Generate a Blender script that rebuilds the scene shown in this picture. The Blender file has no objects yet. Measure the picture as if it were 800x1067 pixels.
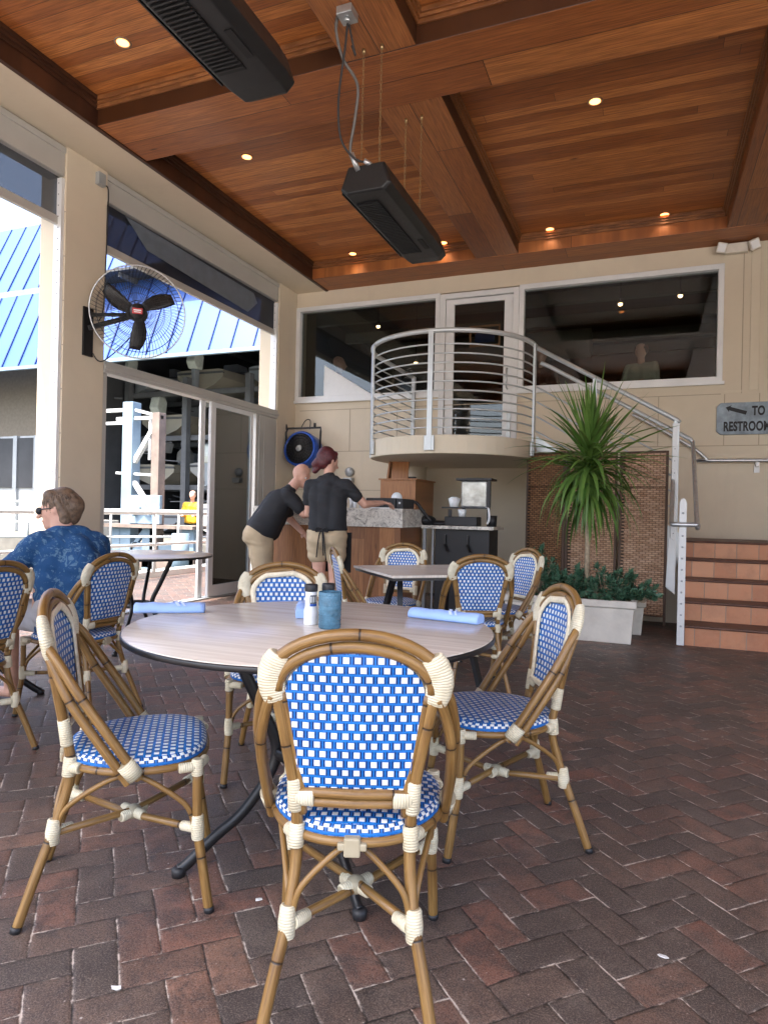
import bpy, bmesh, math, random
from mathutils import Vector, Matrix, Euler, noise as mnoise
random.seed(7)
C = bpy.data.collections.new('place'); bpy.context.scene.collection.children.link(C)
SC = bpy.context.scene
R = math.radians
PI = math.pi

# ------------------------------------------------------------------ shading helpers
class S:
    def __init__(s, name):
        s.m = bpy.data.materials.new(name); s.m.use_nodes = True
        s.t = s.m.node_tree; s.t.nodes.clear()
        s.out = s.t.nodes.new('ShaderNodeOutputMaterial')
        s.b = s.n('BsdfPrincipled'); s.t.links.new(s.b.outputs[0], s.out.inputs[0])
    def n(s, typ, ins=None, **props):
        nd = s.t.nodes.new('ShaderNode' + typ)
        for k, v in props.items(): setattr(nd, k, v)
        for k, v in (ins or {}).items(): s.set(nd, k, v)
        return nd
    def set(s, nd, k, v):
        i = nd.inputs[k]
        if isinstance(v, bpy.types.NodeSocket): s.t.links.new(v, i)
        elif isinstance(v, bpy.types.Node): s.t.links.new(v.outputs[0], i)
        else:
            if hasattr(i.default_value, '__len__') and hasattr(v, '__len__') and len(i.default_value) == 4 and len(v) == 3: v = (*v, 1)
            i.default_value = v
    def math(s, op, a, b=None, c=None, clamp=False):
        nd = s.t.nodes.new('ShaderNodeMath'); nd.operation = op; nd.use_clamp = clamp
        for i, v in enumerate((a, b, c)):
            if v is not None: s.set(nd, i, v)
        return nd.outputs[0]
    def mix(s, f, a, b, mode='MIX'):
        nd = s.t.nodes.new('ShaderNodeMix'); nd.data_type = 'RGBA'; nd.blend_type = mode
        s.set(nd, 0, f); s.set(nd, 6, a); s.set(nd, 7, b)
        return nd.outputs[2]
    def ramp(s, f, stops, interp='LINEAR'):
        nd = s.t.nodes.new('ShaderNodeValToRGB'); s.set(nd, 0, f); cr = nd.color_ramp; cr.interpolation = interp
        while len(cr.elements) < len(stops): cr.elements.new(0.5)
        for e, (p, c) in zip(cr.elements, stops):
            e.position = p; e.color = (*c, 1) if hasattr(c, '__len__') else (c, c, c, 1)
        return nd.outputs[0]
    def pos(s): return s.n('NewGeometry').outputs['Position']
    def objc(s): return s.n('TexCoord').outputs['Object']
    def uv(s): return s.n('TexCoord').outputs['UV']
    def xyz(s, v):
        nd = s.n('SeparateXYZ', {0: v}); return nd.outputs[0], nd.outputs[1], nd.outputs[2]
    def comb(s, x, y, z=0.0): return s.n('CombineXYZ', {0: x, 1: y, 2: z}).outputs[0]
    def noise(s, v, scale=5.0, detail=4.0, rough=0.5, dist=0.0):
        return s.n('TexNoise', {'Vector': v, 'Scale': scale, 'Detail': detail, 'Roughness': rough, 'Distortion': dist}).outputs[0]
    def mapv(s, v, sc): return s.n('VectorMath', {0: v, 1: sc}, operation='MULTIPLY').outputs[0]
    def bump(s, h, strength=0.3, dist=0.01):
        b = s.n('Bump', {'Height': h, 'Strength': strength, 'Distance': dist}); s.set(s.b, 'Normal', b); return b
    def fin(s, col, rough=0.5, metal=0.0, spec=None, **kw):
        s.set(s.b, 'Base Color', col); s.set(s.b, 'Roughness', rough); s.set(s.b, 'Metallic', metal)
        if spec is not None: s.set(s.b, 'Specular IOR Level', spec)
        for k, v in kw.items(): s.set(s.b, k.replace('_', ' '), v)
        return s.m

def simple(name, col, rough=0.5, metal=0.0, var=0.12, scale=8.0, bump=0.0, bscale=60.0, spec=None, dirt=0.0):
    s = S(name); p = s.objc()
    n = s.noise(p, scale, 5, 0.6)
    dark = tuple(c * (1 - var) for c in col); lite = tuple(min(1, c * (1 + var)) for c in col)
    c = s.ramp(n, [(0.3, dark), (0.7, lite)])
    if dirt:
        n2 = s.noise(p, scale * 0.35, 6, 0.7, 0.6)
        f = s.ramp(n2, [(0.5, 0.0), (0.75, dirt)])
        c = s.mix(f, c, tuple(x * 0.35 for x in col))
    if bump: s.bump(s.noise(p, bscale, 4, 0.6), bump, 0.004)
    r = s.math('MULTIPLY_ADD', s.noise(p, scale * 2, 3), 0.15, rough - 0.07)
    return s.fin(c, r, metal, spec)

def wood(name, along, width, cols, rough=0.42, length=5.0, off=0.0, groove=0.7, world=True, grain=1.0, across2=None):
    """boards running along one axis, each with its own tone, grain and a thin joint"""
    s = S(name); v = s.pos() if world else s.objc(); x, y, z = s.xyz(v)
    ax = {'X': x, 'Y': y, 'Z': z}
    a = ax[along]; b = ax[across2] if across2 else {'X': y, 'Y': x, 'Z': x}[along]
    bb = s.math('DIVIDE', s.math('ADD', b, 50.0 + off), width)
    idb = s.math('FLOOR', bb); fb = s.math('FRACT', bb)
    rn = s.n('TexWhiteNoise', {'W': idb}, noise_dimensions='1D').outputs[0]
    aa = s.math('ADD', s.math('DIVIDE', s.math('ADD', a, 50.0), length), s.math('MULTIPLY', rn, 7.0))
    ida = s.math('FLOOR', aa); fa = s.math('FRACT', aa)
    rn2 = s.n('TexWhiteNoise', {'Vector': s.comb(idb, ida, 3.0)}, noise_dimensions='3D').outputs[0]
    gv = s.comb(s.math('MULTIPLY', a, 1.3), s.math('MULTIPLY', b, 22.0), s.math('MULTIPLY', rn2, 40.0))
    g = s.noise(gv, 1.0 * grain, 6, 0.65, 1.2)
    gf = s.noise(s.comb(s.math('MULTIPLY', a, 4.0), s.math('MULTIPLY', b, 160.0), s.math('MULTIPLY', rn2, 9.0)), 1.0, 3, 0.6, 0.2)
    t = s.math('ADD', s.math('MULTIPLY', g, 0.75), s.math('MULTIPLY', rn2, 0.42)); t = s.math('SUBTRACT', t, 0.06)
    c = s.ramp(t, [(0.22, cols[0]), (0.5, cols[1]), (0.8, cols[2])])
    c = s.mix(s.ramp(gf, [(0.38, 0.6), (0.6, 0.0)]), c, tuple(q * 0.45 for q in cols[0]))
    # knots
    vo = s.n('TexVoronoi', {'Vector': s.comb(s.math('MULTIPLY', a, 0.9), s.math('MULTIPLY', b, 3.2), 0.0), 'Scale': 1.3, 'Randomness': 1.0}).outputs['Distance']
    c = s.mix(s.ramp(vo, [(0.02, 0.8), (0.07, 0.0)]), c, tuple(q * 0.18 for q in cols[0]))
    e = s.math('MINIMUM', fb, s.math('SUBTRACT', 1.0, fb))
    e = s.math('MULTIPLY', e, width)
    ea = s.math('MULTIPLY', s.math('MINIMUM', fa, s.math('SUBTRACT', 1.0, fa)), length)
    ed = s.math('MINIMUM', e, ea)
    gm = s.ramp(s.math('MULTIPLY', ed, 100.0), [(0.16, groove), (0.46 if width > .2 else 0.34, 0.0)])
    c = s.mix(gm, c, tuple(q * 0.15 for q in cols[0]))
    h = s.math('SUBTRACT', s.math('MULTIPLY', g, 0.25), s.math('MULTIPLY', gm, 1.5))
    s.bump(h, 0.35, 0.004)
    r = s.math('MULTIPLY_ADD', g, 0.25, rough - 0.1)
    return s.fin(c, r)

def m_brick():
    s = S('brick_pavers'); v = s.pos()
    warp = s.n('TexNoise', {'Vector': v, 'Scale': 3.0, 'Detail': 1.0}).outputs[1]
    v2 = s.n('VectorMath', {0: v, 1: s.mapv(s.n('VectorMath', {0: warp, 1: (0.5, 0.5, 0.5)}, operation='SUBTRACT').outputs[0], (0.02, 0.02, 0))}, operation='ADD').outputs[0]
    x, y, z = s.xyz(v2)
    W = 0.101
    k = 0.70710678 / W
    u = s.math('ADD', s.math('MULTIPLY', s.math('ADD', x, y), k), 400.3)
    w = s.math('ADD', s.math('MULTIPLY', s.math('SUBTRACT', y, x), k), 400.6)
    i = s.math('FLOOR', u); j = s.math('FLOOR', w); fx = s.math('FRACT', u); fy = s.math('FRACT', w)
    kk = s.math('FLOORED_MODULO', s.math('SUBTRACT', i, j), 4.0)
    isH = s.math('LESS_THAN', kk, 1.5)
    k1 = s.math('COMPARE', kk, 1.0, 0.1); k2 = s.math('COMPARE', kk, 2.0, 0.1)
    alH = s.math('ADD', fx, k1); alV = s.math('ADD', fy, k2)
    def sel(a, b): return s.math('ADD', s.math('MULTIPLY', isH, a), s.math('MULTIPLY', s.math('SUBTRACT', 1.0, isH), b))
    al = sel(alH, alV); ac = sel(fy, fx)
    idx = sel(s.math('SUBTRACT', i, k1), i); idy = sel(j, s.math('SUBTRACT', j, k2))
    d = s.math('MINIMUM', s.math('MINIMUM', al, s.math('SUBTRACT', 2.0, al)), s.math('MINIMUM', ac, s.math('SUBTRACT', 1.0, ac)))
    edge_n = s.noise(v, 45.0, 4, 0.7)
    d2 = s.math('ADD', d, s.math('MULTIPLY', s.math('SUBTRACT', edge_n, 0.5), 0.10))
    rn = s.n('TexWhiteNoise', {'Vector': s.comb(idx, idy, isH)}, noise_dimensions='3D')
    rv, rc = rn.outputs[0], rn.outputs[1]
    col = s.ramp(rv, [(0.0, (0.078, 0.062, 0.054)), (0.20, (0.115, 0.086, 0.068)), (0.42, (0.165, 0.106, 0.078)), (0.62, (0.215, 0.115, 0.078)), (0.82, (0.255, 0.105, 0.068)), (1.0, (0.29, 0.155, 0.10))])
    big = s.noise(v, 0.9, 5, 0.6)
    col = s.mix(s.ramp(big, [(0.4, 0.0), (0.66, 0.6)]), col, (0.062, 0.049, 0.043))
    mid = s.noise(v, 14.0, 6, 0.75, 0.5)
    st_ = s.noise(v, 4.2, 5, 0.7, 0.8)
    col = s.mix(s.ramp(st_, [(0.52, 0.0), (0.68, 0.45)]), col, (0.20, 0.165, 0.14))
    col = s.mix(s.ramp(mid, [(0.36, 0.75), (0.52, 0.0)]), col, (0.035, 0.028, 0.028))
    bl = s.noise(v, 2.1, 6, 0.72, 0.9)
    col = s.mix(s.ramp(bl, [(0.40, 0.62), (0.56, 0.0)]), col, (0.040, 0.030, 0.026))
    grit = s.noise(v, 95.0, 4, 0.8)
    col = s.mix(s.ramp(grit, [(0.38, 0.6), (0.48, 0.0)]), col, (0.030, 0.023, 0.020))
    col = s.mix(s.ramp(grit, [(0.56, 0.0), (0.68, 0.5)]), col, (0.30, 0.235, 0.19))
    fine = s.noise(v, 230.0, 5, 0.85)
    col = s.mix(s.ramp(fine, [(0.51, 0.0), (0.60, 0.70)]), col, (0.26, 0.215, 0.19))
    col = s.mix(s.ramp(fine, [(0.39, 0.85), (0.48, 0.0)]), col, (0.022, 0.017, 0.016))
    jn = s.noise(s.mapv(v, (1, 1, 1)), 6.5, 3, 0.6)
    jm = s.ramp(d2, [(0.006, 1.0), (0.036, 0.0)])
    # sand showing in some joints, dark dirt in the others
    jrn = s.math('ADD', s.noise(v, 9.0, 5, 0.75), s.math('MULTIPLY', s.math('SUBTRACT', isH, 0.5), -0.06))
    jc = s.ramp(jrn, [(0.46, (0.020, 0.016, 0.014)), (0.52, (0.12, 0.095, 0.08)), (0.59, (0.58, 0.51, 0.44))])
    col = s.mix(jm, col, jc)
    # scattered crumbs
    vo = s.n('TexVoronoi', {'Vector': v, 'Scale': 13.0}).outputs['Distance']
    vo2 = s.n('TexVoronoi', {'Vector': v, 'Scale': 38.0}).outputs['Distance']
    col = s.mix(s.math('MULTIPLY', s.ramp(vo2, [(0.05, 0.8), (0.09, 0.0)]), s.math('GREATER_THAN', s.noise(v, 11.0, 2), 0.52)), col, (0.42, 0.37, 0.32))
    sp = s.math('MULTIPLY', s.ramp(vo, [(0.028, 1.0), (0.05, 0.0)]), s.math('GREATER_THAN', s.noise(v, 7.0, 2), 0.50))
    col = s.mix(sp, col, (0.5, 0.46, 0.42))
    h = s.math('ADD', s.ramp(d2, [(0.0, 0.0), (0.07, 0.7), (0.16, 1.0)]), s.math('MULTIPLY', mid, 0.35))
    h = s.math('ADD', h, s.math('MULTIPLY', rv, 0.35)); h = s.math('ADD', h, s.math('MULTIPLY', fine, 0.35))
    s.bump(h, 0.75, 0.004)
    r = s.math('ADD', s.math('MULTIPLY', mid, 0.35), 0.33)
    return s.fin(col, r, spec=0.5)

def m_weave(name='woven_resin'):
    s = S(name); u, v, _ = s.xyz(s.uv())
    px, py = 0.0247, 0.0212
    vv = s.math('DIVIDE', v, py); row = s.math('FLOOR', vv); fv = s.math('FRACT', vv)
    odd = s.math('FLOORED_MODULO', row, 2.0)
    uu = s.math('ADD', s.math('DIVIDE', u, px), s.math('MULTIPLY', odd, 0.5)); fu = s.math('FRACT', uu)
    du = s.math('ABSOLUTE', s.math('SUBTRACT', fu, 0.5)); dv = s.math('ABSOLUTE', s.math('SUBTRACT', fv, 0.5))
    wu = s.ramp(du, [(0.245, 1.0), (0.28, 0.0)]); wv = s.ramp(dv, [(0.30, 1.0), (0.345, 0.0)])
    wm = s.math('MULTIPLY', wu, wv)
    slit = s.math('MULTIPLY', s.math('MULTIPLY', s.ramp(du, [(0.31, 0.0), (0.335, 1.0)]), s.ramp(du, [(0.40, 1.0), (0.43, 0.0)])), s.ramp(dv, [(0.36, 1.0), (0.44, 0.0)]))
    strand = s.math('ABSOLUTE', s.math('SINE', s.math('MULTIPLY', vv, PI * 2)))
    cell = s.n('TexWhiteNoise', {'Vector': s.comb(s.math('FLOOR', uu), row, 0)}, noise_dimensions='3D').outputs[0]
    blue = s.mix(cell, (0.003, 0.115, 0.42), (0.006, 0.19, 0.61))
    blue = s.mix(s.math('MULTIPLY', strand, 0.25), blue, (0.002, 0.05, 0.27))
    white = s.mix(cell, (0.68, 0.70, 0.70), (0.84, 0.85, 0.83))
    c = s.mix(slit, blue, (0.003, 0.012, 0.07)); c = s.mix(wm, c, white)
    pill = s.math('SUBTRACT', 1.0, s.math('MULTIPLY', s.math('MULTIPLY', du, du), 5.0))
    h = s.math('ADD', s.math('MULTIPLY', wm, pill), s.math('MULTIPLY', s.math('SUBTRACT', 1.0, slit), 0.5))
    s.bump(h, 0.7, 0.003)
    return s.fin(c, 0.38, spec=0.5)

def m_cane():
    s = S('cane_tube'); u, v, _ = s.xyz(s.uv()); p = s.objc()
    g = s.noise(s.comb(s.math('MULTIPLY', u, 6.0), s.math('MULTIPLY', v, 9.0), 0.0), 1.0, 4, 0.6, 0.4)
    g2 = s.noise(s.comb(s.math('MULTIPLY', u, 10.0), s.math('MULTIPLY', v, 60.0), 1.0), 1.0, 3, 0.6)
    c = s.ramp(g, [(0.3, (0.155, 0.080, 0.022)), (0.5, (0.25, 0.140, 0.042)), (0.72, (0.36, 0.22, 0.078))])
    c = s.mix(s.ramp(g2, [(0.3, 0.45), (0.6, 0.0)]), c, (0.075, 0.038, 0.014))
    f = s.math('FRACT', s.math('ADD', s.math('DIVIDE', u, 0.235), 0.37))
    e = s.math('ABSOLUTE', s.math('SUBTRACT', f, 0.5))
    node = s.ramp(e, [(0.006, 1.0), (0.013, 0.0)])
    halo = s.ramp(e, [(0.0, 0.55), (0.09, 0.0)])
    c = s.mix(halo, c, (0.12, 0.062, 0.022)); c = s.mix(node, c, (0.02, 0.012, 0.006))
    s.bump(s.math('SUBTRACT', g2, s.math('MULTIPLY', node, 2.0)), 0.25, 0.002)
    return s.fin(c, 0.33, spec=0.5)

def m_band():
    s = S('cream_binding'); u, v, _ = s.xyz(s.uv())
    w = s.math('ABSOLUTE', s.math('SINE', s.math('MULTIPLY', u, PI / 0.0062)))
    c = s.mix(s.ramp(w, [(0.0, 0.75), (0.3, 0.0)]), s.ramp(s.noise(s.objc(), 25.0, 3), [(0.3, (0.58, 0.52, 0.36)), (0.7, (0.73, 0.68, 0.51))]), (0.27, 0.23, 0.15))
    s.bump(w, 0.6, 0.002)
    return s.fin(c, 0.5)

def m_plaster(name, col, var=0.05, bs=0.25):
    s = S(name); p = s.pos()
    n = s.noise(p, 1.2, 6, 0.65, 0.4); n2 = s.noise(p, 260.0, 4, 0.7); n3 = s.noise(s.mapv(p, (3, 3, 0.5)), 1.0, 5, 0.7)
    c = s.ramp(n, [(0.3, tuple(q * (1 - var) for q in col)), (0.7, tuple(q * (1 + var) for q in col))])
    c = s.mix(s.ramp(n3, [(0.55, 0.0), (0.8, 0.22)]), c, tuple(q * 0.62 for q in col))
    s.bump(s.math('ADD', n2, s.math('MULTIPLY', n, 0.6)), bs, 0.003)
    return s.fin(c, 0.75, spec=0.3)

def m_wicker(name, a, b, gap=0.92):
    s = S(name); u, v, _ = s.xyz(s.uv())
    pw, ph = 0.062, 0.0215
    vv = s.math('DIVIDE', v, ph); row = s.math('FLOOR', vv); fv = s.math('FRACT', vv)
    odd = s.math('FLOORED_MODULO', row, 2.0)
    uu = s.math('ADD', s.math('DIVIDE', u, pw), s.math('MULTIPLY', odd, 0.5)); fu = s.math('FRACT', uu)
    cu = s.math('SUBTRACT', 1.0, s.math('POWER', s.math('ABSOLUTE', s.math('MULTIPLY', s.math('SUBTRACT', fu, 0.5), 2.0)), 3.0))
    cv = s.math('SUBTRACT', 1.0, s.math('POWER', s.math('ABSOLUTE', s.math('MULTIPLY', s.math('SUBTRACT', fv, 0.5), 2.0)), 2.0))
    h = s.math('MULTIPLY', cu, cv)
    cell = s.n('TexWhiteNoise', {'Vector': s.comb(s.math('FLOOR', uu), row, 0)}, noise_dimensions='3D').outputs[0]
    big = s.noise(s.comb(u, v, 0.0), 3.0, 4)
    c = s.mix(s.math('ADD', s.math('MULTIPLY', cell, 0.7), s.math('MULTIPLY', big, 0.3)), a, b)
    c = s.mix(s.ramp(h, [(0.10, gap), (0.5, 0.0)]), c, (0.02, 0.010, 0.006))
    ex = s.math('COMPARE', s.math('ABSOLUTE', s.math('SUBTRACT', s.math('FLOORED_MODULO', u, 0.5), 0.0)), 0.045, 0.014)
    hol = s.math('MULTIPLY', ex, s.math('LESS_THAN', s.math('ABSOLUTE', s.math('SUBTRACT', s.math('FRACT', s.math('DIVIDE', v, ph * 1.6)), 0.5)), 0.26))
    c = s.mix(s.math('MULTIPLY', hol, 0.9), c, (0.012, 0.007, 0.005))
    s.bump(h, 0.9, 0.008)
    return s.fin(c, 0.6, spec=0.3)

def m_tile():
    s = S('terracotta_tile'); x, y, z = s.xyz(s.pos())
    W = 0.205
    # joints vertical (x) offset per step, all faces
    st = s.math('FLOOR', s.math('DIVIDE', s.math('ADD', z, 0.004), 0.18))
    uu = s.math('DIVIDE', s.math('ADD', x, s.math('MULTIPLY', s.math('SINE', s.math('MULTIPLY', st, 4.1)), 0.09)), W)
    f = s.math('FRACT', s.math('ADD', uu, 50.0)); e = s.math('MINIMUM', f, s.math('SUBTRACT', 1.0, f))
    rn = s.n('TexWhiteNoise', {'Vector': s.comb(s.math('FLOOR', uu), st, 0)}, noise_dimensions='3D').outputs[0]
    c = s.ramp(rn, [(0.0, (0.42, 0.165, 0.078)), (0.5, (0.50, 0.215, 0.105)), (1.0, (0.58, 0.275, 0.145))])
    n = s.noise(s.pos(), 9.0, 6, 0.7, 0.5); c = s.mix(s.ramp(n, [(0.42, 0.0), (0.75, 0.5)]), c, (0.48, 0.26, 0.15))
    n2 = s.noise(s.pos(), 3.0, 5, 0.7); c = s.mix(s.ramp(n2, [(0.5, 0.0), (0.8, 0.5)]), c, (0.18, 0.08, 0.05))
    jm = s.ramp(e, [(0.012, 1.0), (0.028, 0.0)])
    c = s.mix(jm, c, (0.30, 0.20, 0.14))
    s.bump(s.math('SUBTRACT', n, jm), 0.4, 0.004)
    return s.fin(c, 0.55)

def m_granite():
    s = S('speckled_granite'); p = s.pos()
    n = s.noise(p, 9.0, 8, 0.75, 1.5); n2 = s.noise(p, 46.0, 4, 0.8, 0.6)
    c = s.ramp(n, [(0.30, (0.06, 0.06, 0.055)), (0.40, (0.40, 0.38, 0.34)), (0.54, (0.72, 0.69, 0.62))])
    c = s.mix(s.ramp(n2, [(0.56, 0.0), (0.64, 0.8)]), c, (0.04, 0.04, 0.04))
    return s.fin(c, 0.2)

def m_tabletop():
    s = S('grey_oak_laminate'); x, y, z = s.xyz(s.objc())
    g = s.noise(s.comb(s.math('MULTIPLY', x, 0.8), s.math('MULTIPLY', y, 30.0), 0.0), 1.0, 6, 0.6, 0.6)
    g2 = s.noise(s.comb(s.math('MULTIPLY', x, 5.0), s.math('MULTIPLY', y, 150.0), 3.0), 1.0, 3, 0.6)
    c = s.ramp(g, [(0.3, (0.55, 0.485, 0.415)), (0.5, (0.66, 0.605, 0.52)), (0.7, (0.74, 0.69, 0.61))])
    c = s.mix(s.ramp(g2, [(0.3, 0.3), (0.55, 0.0)]), c, (0.36, 0.31, 0.26))
    s.bump(g2, 0.08, 0.001)
    return s.fin(c, 0.24, spec=0.5)

def m_glass(name, tint=(0.75, 0.8, 0.8), refl=1.0, opac=0.15):
    s = S(name); s.t.nodes.remove(s.b)
    tr = s.n('BsdfTransparent', {0: tint}); gl = s.n('BsdfGlossy', {'Color': (0.9, 0.93, 0.95), 'Roughness': 0.02})
    fr = s.n('Fresnel', {'IOR': 1.5}).outputs[0]
    f = s.math('MULTIPLY', fr, refl, clamp=True)
    mx = s.n('MixShader', {0: f, 1: tr.outputs[0], 2: gl.outputs[0]})
    s.t.links.new(mx.outputs[0], s.out.inputs[0])
    return s.m

def m_emit(name, col, strength):
    s = S(name); s.fin(col, 0.5)
    s.set(s.b, 'Emission Color', col); s.set(s.b, 'Emission Strength', strength); return s.m

def m_mesh(name, col, holes, spacing):
    """woven sun-screen cloth, partly see-through"""
    s = S(name); s.fin(col, 0.6)
    tr = s.n('BsdfTransparent', {0: (1, 1, 1)})
    mx = s.n('MixShader', {0: 1 - holes, 1: tr.outputs[0], 2: s.b.outputs[0]})
    s.t.links.new(mx.outputs[0], s.out.inputs[0]); return s.m

def m_metal_roof():
    s = S('blue_standing_seam'); x, y, z = s.xyz(s.pos())
    n = s.noise(s.pos(), 0.6, 4); c = s.mix(n, (0.030, 0.085, 0.30), (0.046, 0.115, 0.37))
    return s.fin(c, 0.42, spec=0.5)

def m_shirt():
    s = S('blue_palm_print_cotton'); p = s.objc()
    n = s.noise(p, 14.0, 4, 0.6, 2.2); n2 = s.noise(p, 34.0, 3, 0.7, 1.0)
    m = s.math('MULTIPLY', s.ramp(n, [(0.52, 0.0), (0.56, 0.8)]), s.ramp(n2, [(0.45, 0.0), (0.52, 1.0)]))
    c = s.mix(m, s.ramp(s.noise(p, 5.0, 3), [(0.3, (0.016, 0.062, 0.165)), (0.7, (0.026, 0.095, 0.235))]), (0.13, 0.235, 0.34))
    s.bump(s.noise(p, 11.0, 4, 0.6, 0.8), 0.6, 0.02)
    return s.fin(c, 0.8, spec=0.2)

def m_dots():
    s = S('black_white_print_cloth'); p = s.objc()
    vo = s.n('TexVoronoi', {'Vector': p, 'Scale': 75.0}).outputs['Distance']
    c = s.mix(s.ramp(vo, [(0.30, 1.0), (0.36, 0.0)]), (0.01, 0.012, 0.03), (0.7, 0.7, 0.72))
    return s.fin(c, 0.8)

MT = {}
MT['brick'] = m_brick()
MT['weave'] = m_weave(); MT['cane'] = m_cane(); MT['band'] = m_band()
MT['trim'] = simple('cream_woven_edge', (0.74, 0.66, 0.48), 0.55, var=0.15, scale=60, bump=0.3, bscale=150)
MT['tan'] = m_plaster('tan_stucco', (0.63, 0.55, 0.425))
MT['tan_trim'] = m_plaster('tan_trim_paint', (0.65, 0.575, 0.445), 0.03, 0.1)
MT['groove'] = simple('stucco_joint', (0.40, 0.335, 0.245), 0.9)
MT['wood_x'] = wood('cedar_boards_across', 'X', 0.118, [(0.27, 0.078, 0.018), (0.46, 0.155, 0.038), (0.66, 0.26, 0.072)])
MT['beam_x'] = wood('cedar_beam_across', 'X', 0.31, [(0.22, 0.062, 0.015), (0.40, 0.132, 0.034), (0.60, 0.235, 0.066)], off=0.10, groove=0.95, length=3.4)
MT['beam_y'] = wood('cedar_beam_along', 'Y', 0.275, [(0.18, 0.052, 0.014), (0.33, 0.112, 0.031), (0.46, 0.175, 0.052)], off=0.0, length=4.6, groove=0.95)
MT['mould'] = wood('cedar_moulding', 'X', 0.9, [(0.16, 0.054, 0.017), (0.26, 0.10, 0.032), (0.34, 0.14, 0.048)], groove=0.0)
MT['mould_dark'] = wood('shaded_moulding', 'Y', 0.9, [(0.05, 0.018, 0.009), (0.085, 0.03, 0.013), (0.115, 0.042, 0.017)], groove=0.0)  # darker moulding copy, shade of the inward-facing side put into its colour
MT['cab'] = wood('counter_boards', 'Z', 0.17, [(0.20, 0.075, 0.026), (0.33, 0.14, 0.05), (0.42, 0.19, 0.075)], length=3.0, groove=0.3)
MT['boxwood'] = wood('box_plywood', 'Z', 0.6, [(0.30, 0.12, 0.04), (0.42, 0.18, 0.065), (0.48, 0.22, 0.085)], length=3.0, groove=0.0)
MT['tile'] = m_tile(); MT['granite'] = m_granite(); MT['top'] = m_tabletop()
MT['nosing'] = simple('brown_bullnose', (0.10, 0.045, 0.03), 0.5, var=0.3, scale=10)
MT['black'] = simple('black_powder_coat', (0.012, 0.012, 0.013), 0.35, var=0.2)
MT['blackp'] = simple('black_plastic', (0.016, 0.016, 0.018), 0.5, var=0.2)
MT['heater'] = simple('heater_black_paint', (0.012, 0.013, 0.014), 0.42, var=0.2, scale=14)
MT['heater_in'] = simple('heater_grille_black', (0.006, 0.006, 0.007), 0.6)
MT['white'] = simple('white_aluminium', (0.72, 0.73, 0.73), 0.35, var=0.06, scale=3, dirt=0.15)
MT['whitep'] = simple('white_rail_paint', (0.62, 0.63, 0.62), 0.4, var=0.06, scale=3, dirt=0.2)
MT['grey'] = simple('grey_aluminium', (0.36, 0.38, 0.39), 0.35, 0.3, var=0.08, scale=3)
MT['hous'] = simple('screen_housing', (0.46, 0.45, 0.42), 0.45, 0.1, var=0.06, scale=2)
MT['galv'] = simple('galvanised_tube', (0.50, 0.52, 0.53), 0.34, 0.75, var=0.12, scale=20)
MT['railp'] = simple('silver_rail_paint', (0.52, 0.55, 0.56), 0.34, 0.35, var=0.06, scale=8)
MT['bolt'] = simple('bolt_steel', (0.10, 0.10, 0.11), 0.5, 0.6)
MT['vinyl'] = m_mesh('navy_screen_cloth', (0.018, 0.022, 0.035), 0.12, 0.01)
MT['vinyl2'] = m_mesh('open_screen_cloth', (0.04, 0.045, 0.06), 0.32, 0.01)
MT['glass_d'] = m_glass('door_glass', (0.72, 0.75, 0.76), 2.6)
MT['glass_w'] = m_glass('window_glass', (0.72, 0.75, 0.74), 1.0)
MT['conc'] = simple('pale_concrete', (0.66, 0.62, 0.54), 0.8, var=0.10, scale=5, bump=0.35, bscale=40, dirt=0.25)
MT['quay'] = simple('weathered_concrete', (0.15, 0.14, 0.12), 0.85, var=0.25, scale=1.5, bump=0.4, bscale=12, dirt=0.5)
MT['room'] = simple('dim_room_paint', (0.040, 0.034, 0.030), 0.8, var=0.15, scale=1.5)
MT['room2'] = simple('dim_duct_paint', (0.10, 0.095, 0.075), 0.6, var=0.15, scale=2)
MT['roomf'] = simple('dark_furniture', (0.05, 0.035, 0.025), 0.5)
MT['lamp'] = m_emit('warm_lamp', (1.0, 0.70, 0.34), 0.26)
MT['pend'] = m_emit('pendant_glow', (1.0, 0.60, 0.26), 3.0)
MT['brass'] = simple('brassy_chain', (0.42, 0.30, 0.15), 0.35, 0.8)
MT['cond'] = simple('dull_grey_conduit', (0.13, 0.125, 0.12), 0.5, 0.3)
MT['ring'] = simple('lamp_trim_ring', (0.30, 0.22, 0.14), 0.4)
MT['soil'] = simple('potting_soil', (0.03, 0.022, 0.016), 0.95, var=0.4, scale=30)
MT['wick_l'] = m_wicker('dark_wicker', (0.17, 0.085, 0.040), (0.32, 0.17, 0.085))
MT['wick_r'] = m_wicker('tan_wicker', (0.34, 0.195, 0.115), (0.60, 0.40, 0.27), 0.62)
MT['wfr'] = simple('wicker_frame', (0.07, 0.035, 0.018), 0.6)
MT['roof'] = m_metal_roof()
MT['seam'] = simple('blue_seam', (0.012, 0.035, 0.15), 0.4)
MT['skin'] = simple('skin_light', (0.58, 0.33, 0.24), 0.5, var=0.12, scale=12)
MT['hairb'] = simple('brown_hair', (0.135, 0.088, 0.055), 0.55, var=0.5, scale=45, bump=0.8, bscale=55)
MT['hairr'] = simple('dark_red_hair', (0.075, 0.012, 0.016), 0.5, var=0.4, scale=45, bump=0.7, bscale=60)
MT['polo'] = simple('black_polo_cotton', (0.017, 0.018, 0.021), 0.85, var=0.25, scale=10, bump=0.8, bscale=9)
MT['khaki'] = simple('khaki_cotton', (0.46, 0.36, 0.23), 0.85, var=0.10, scale=8, bump=0.6, bscale=12)
MT['apron'] = simple('black_apron_cloth', (0.012, 0.012, 0.013), 0.9)
MT['ltgrey'] = simple('pale_grey_cotton', (0.55, 0.56, 0.60), 0.85, bump=0.4, bscale=10)
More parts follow.
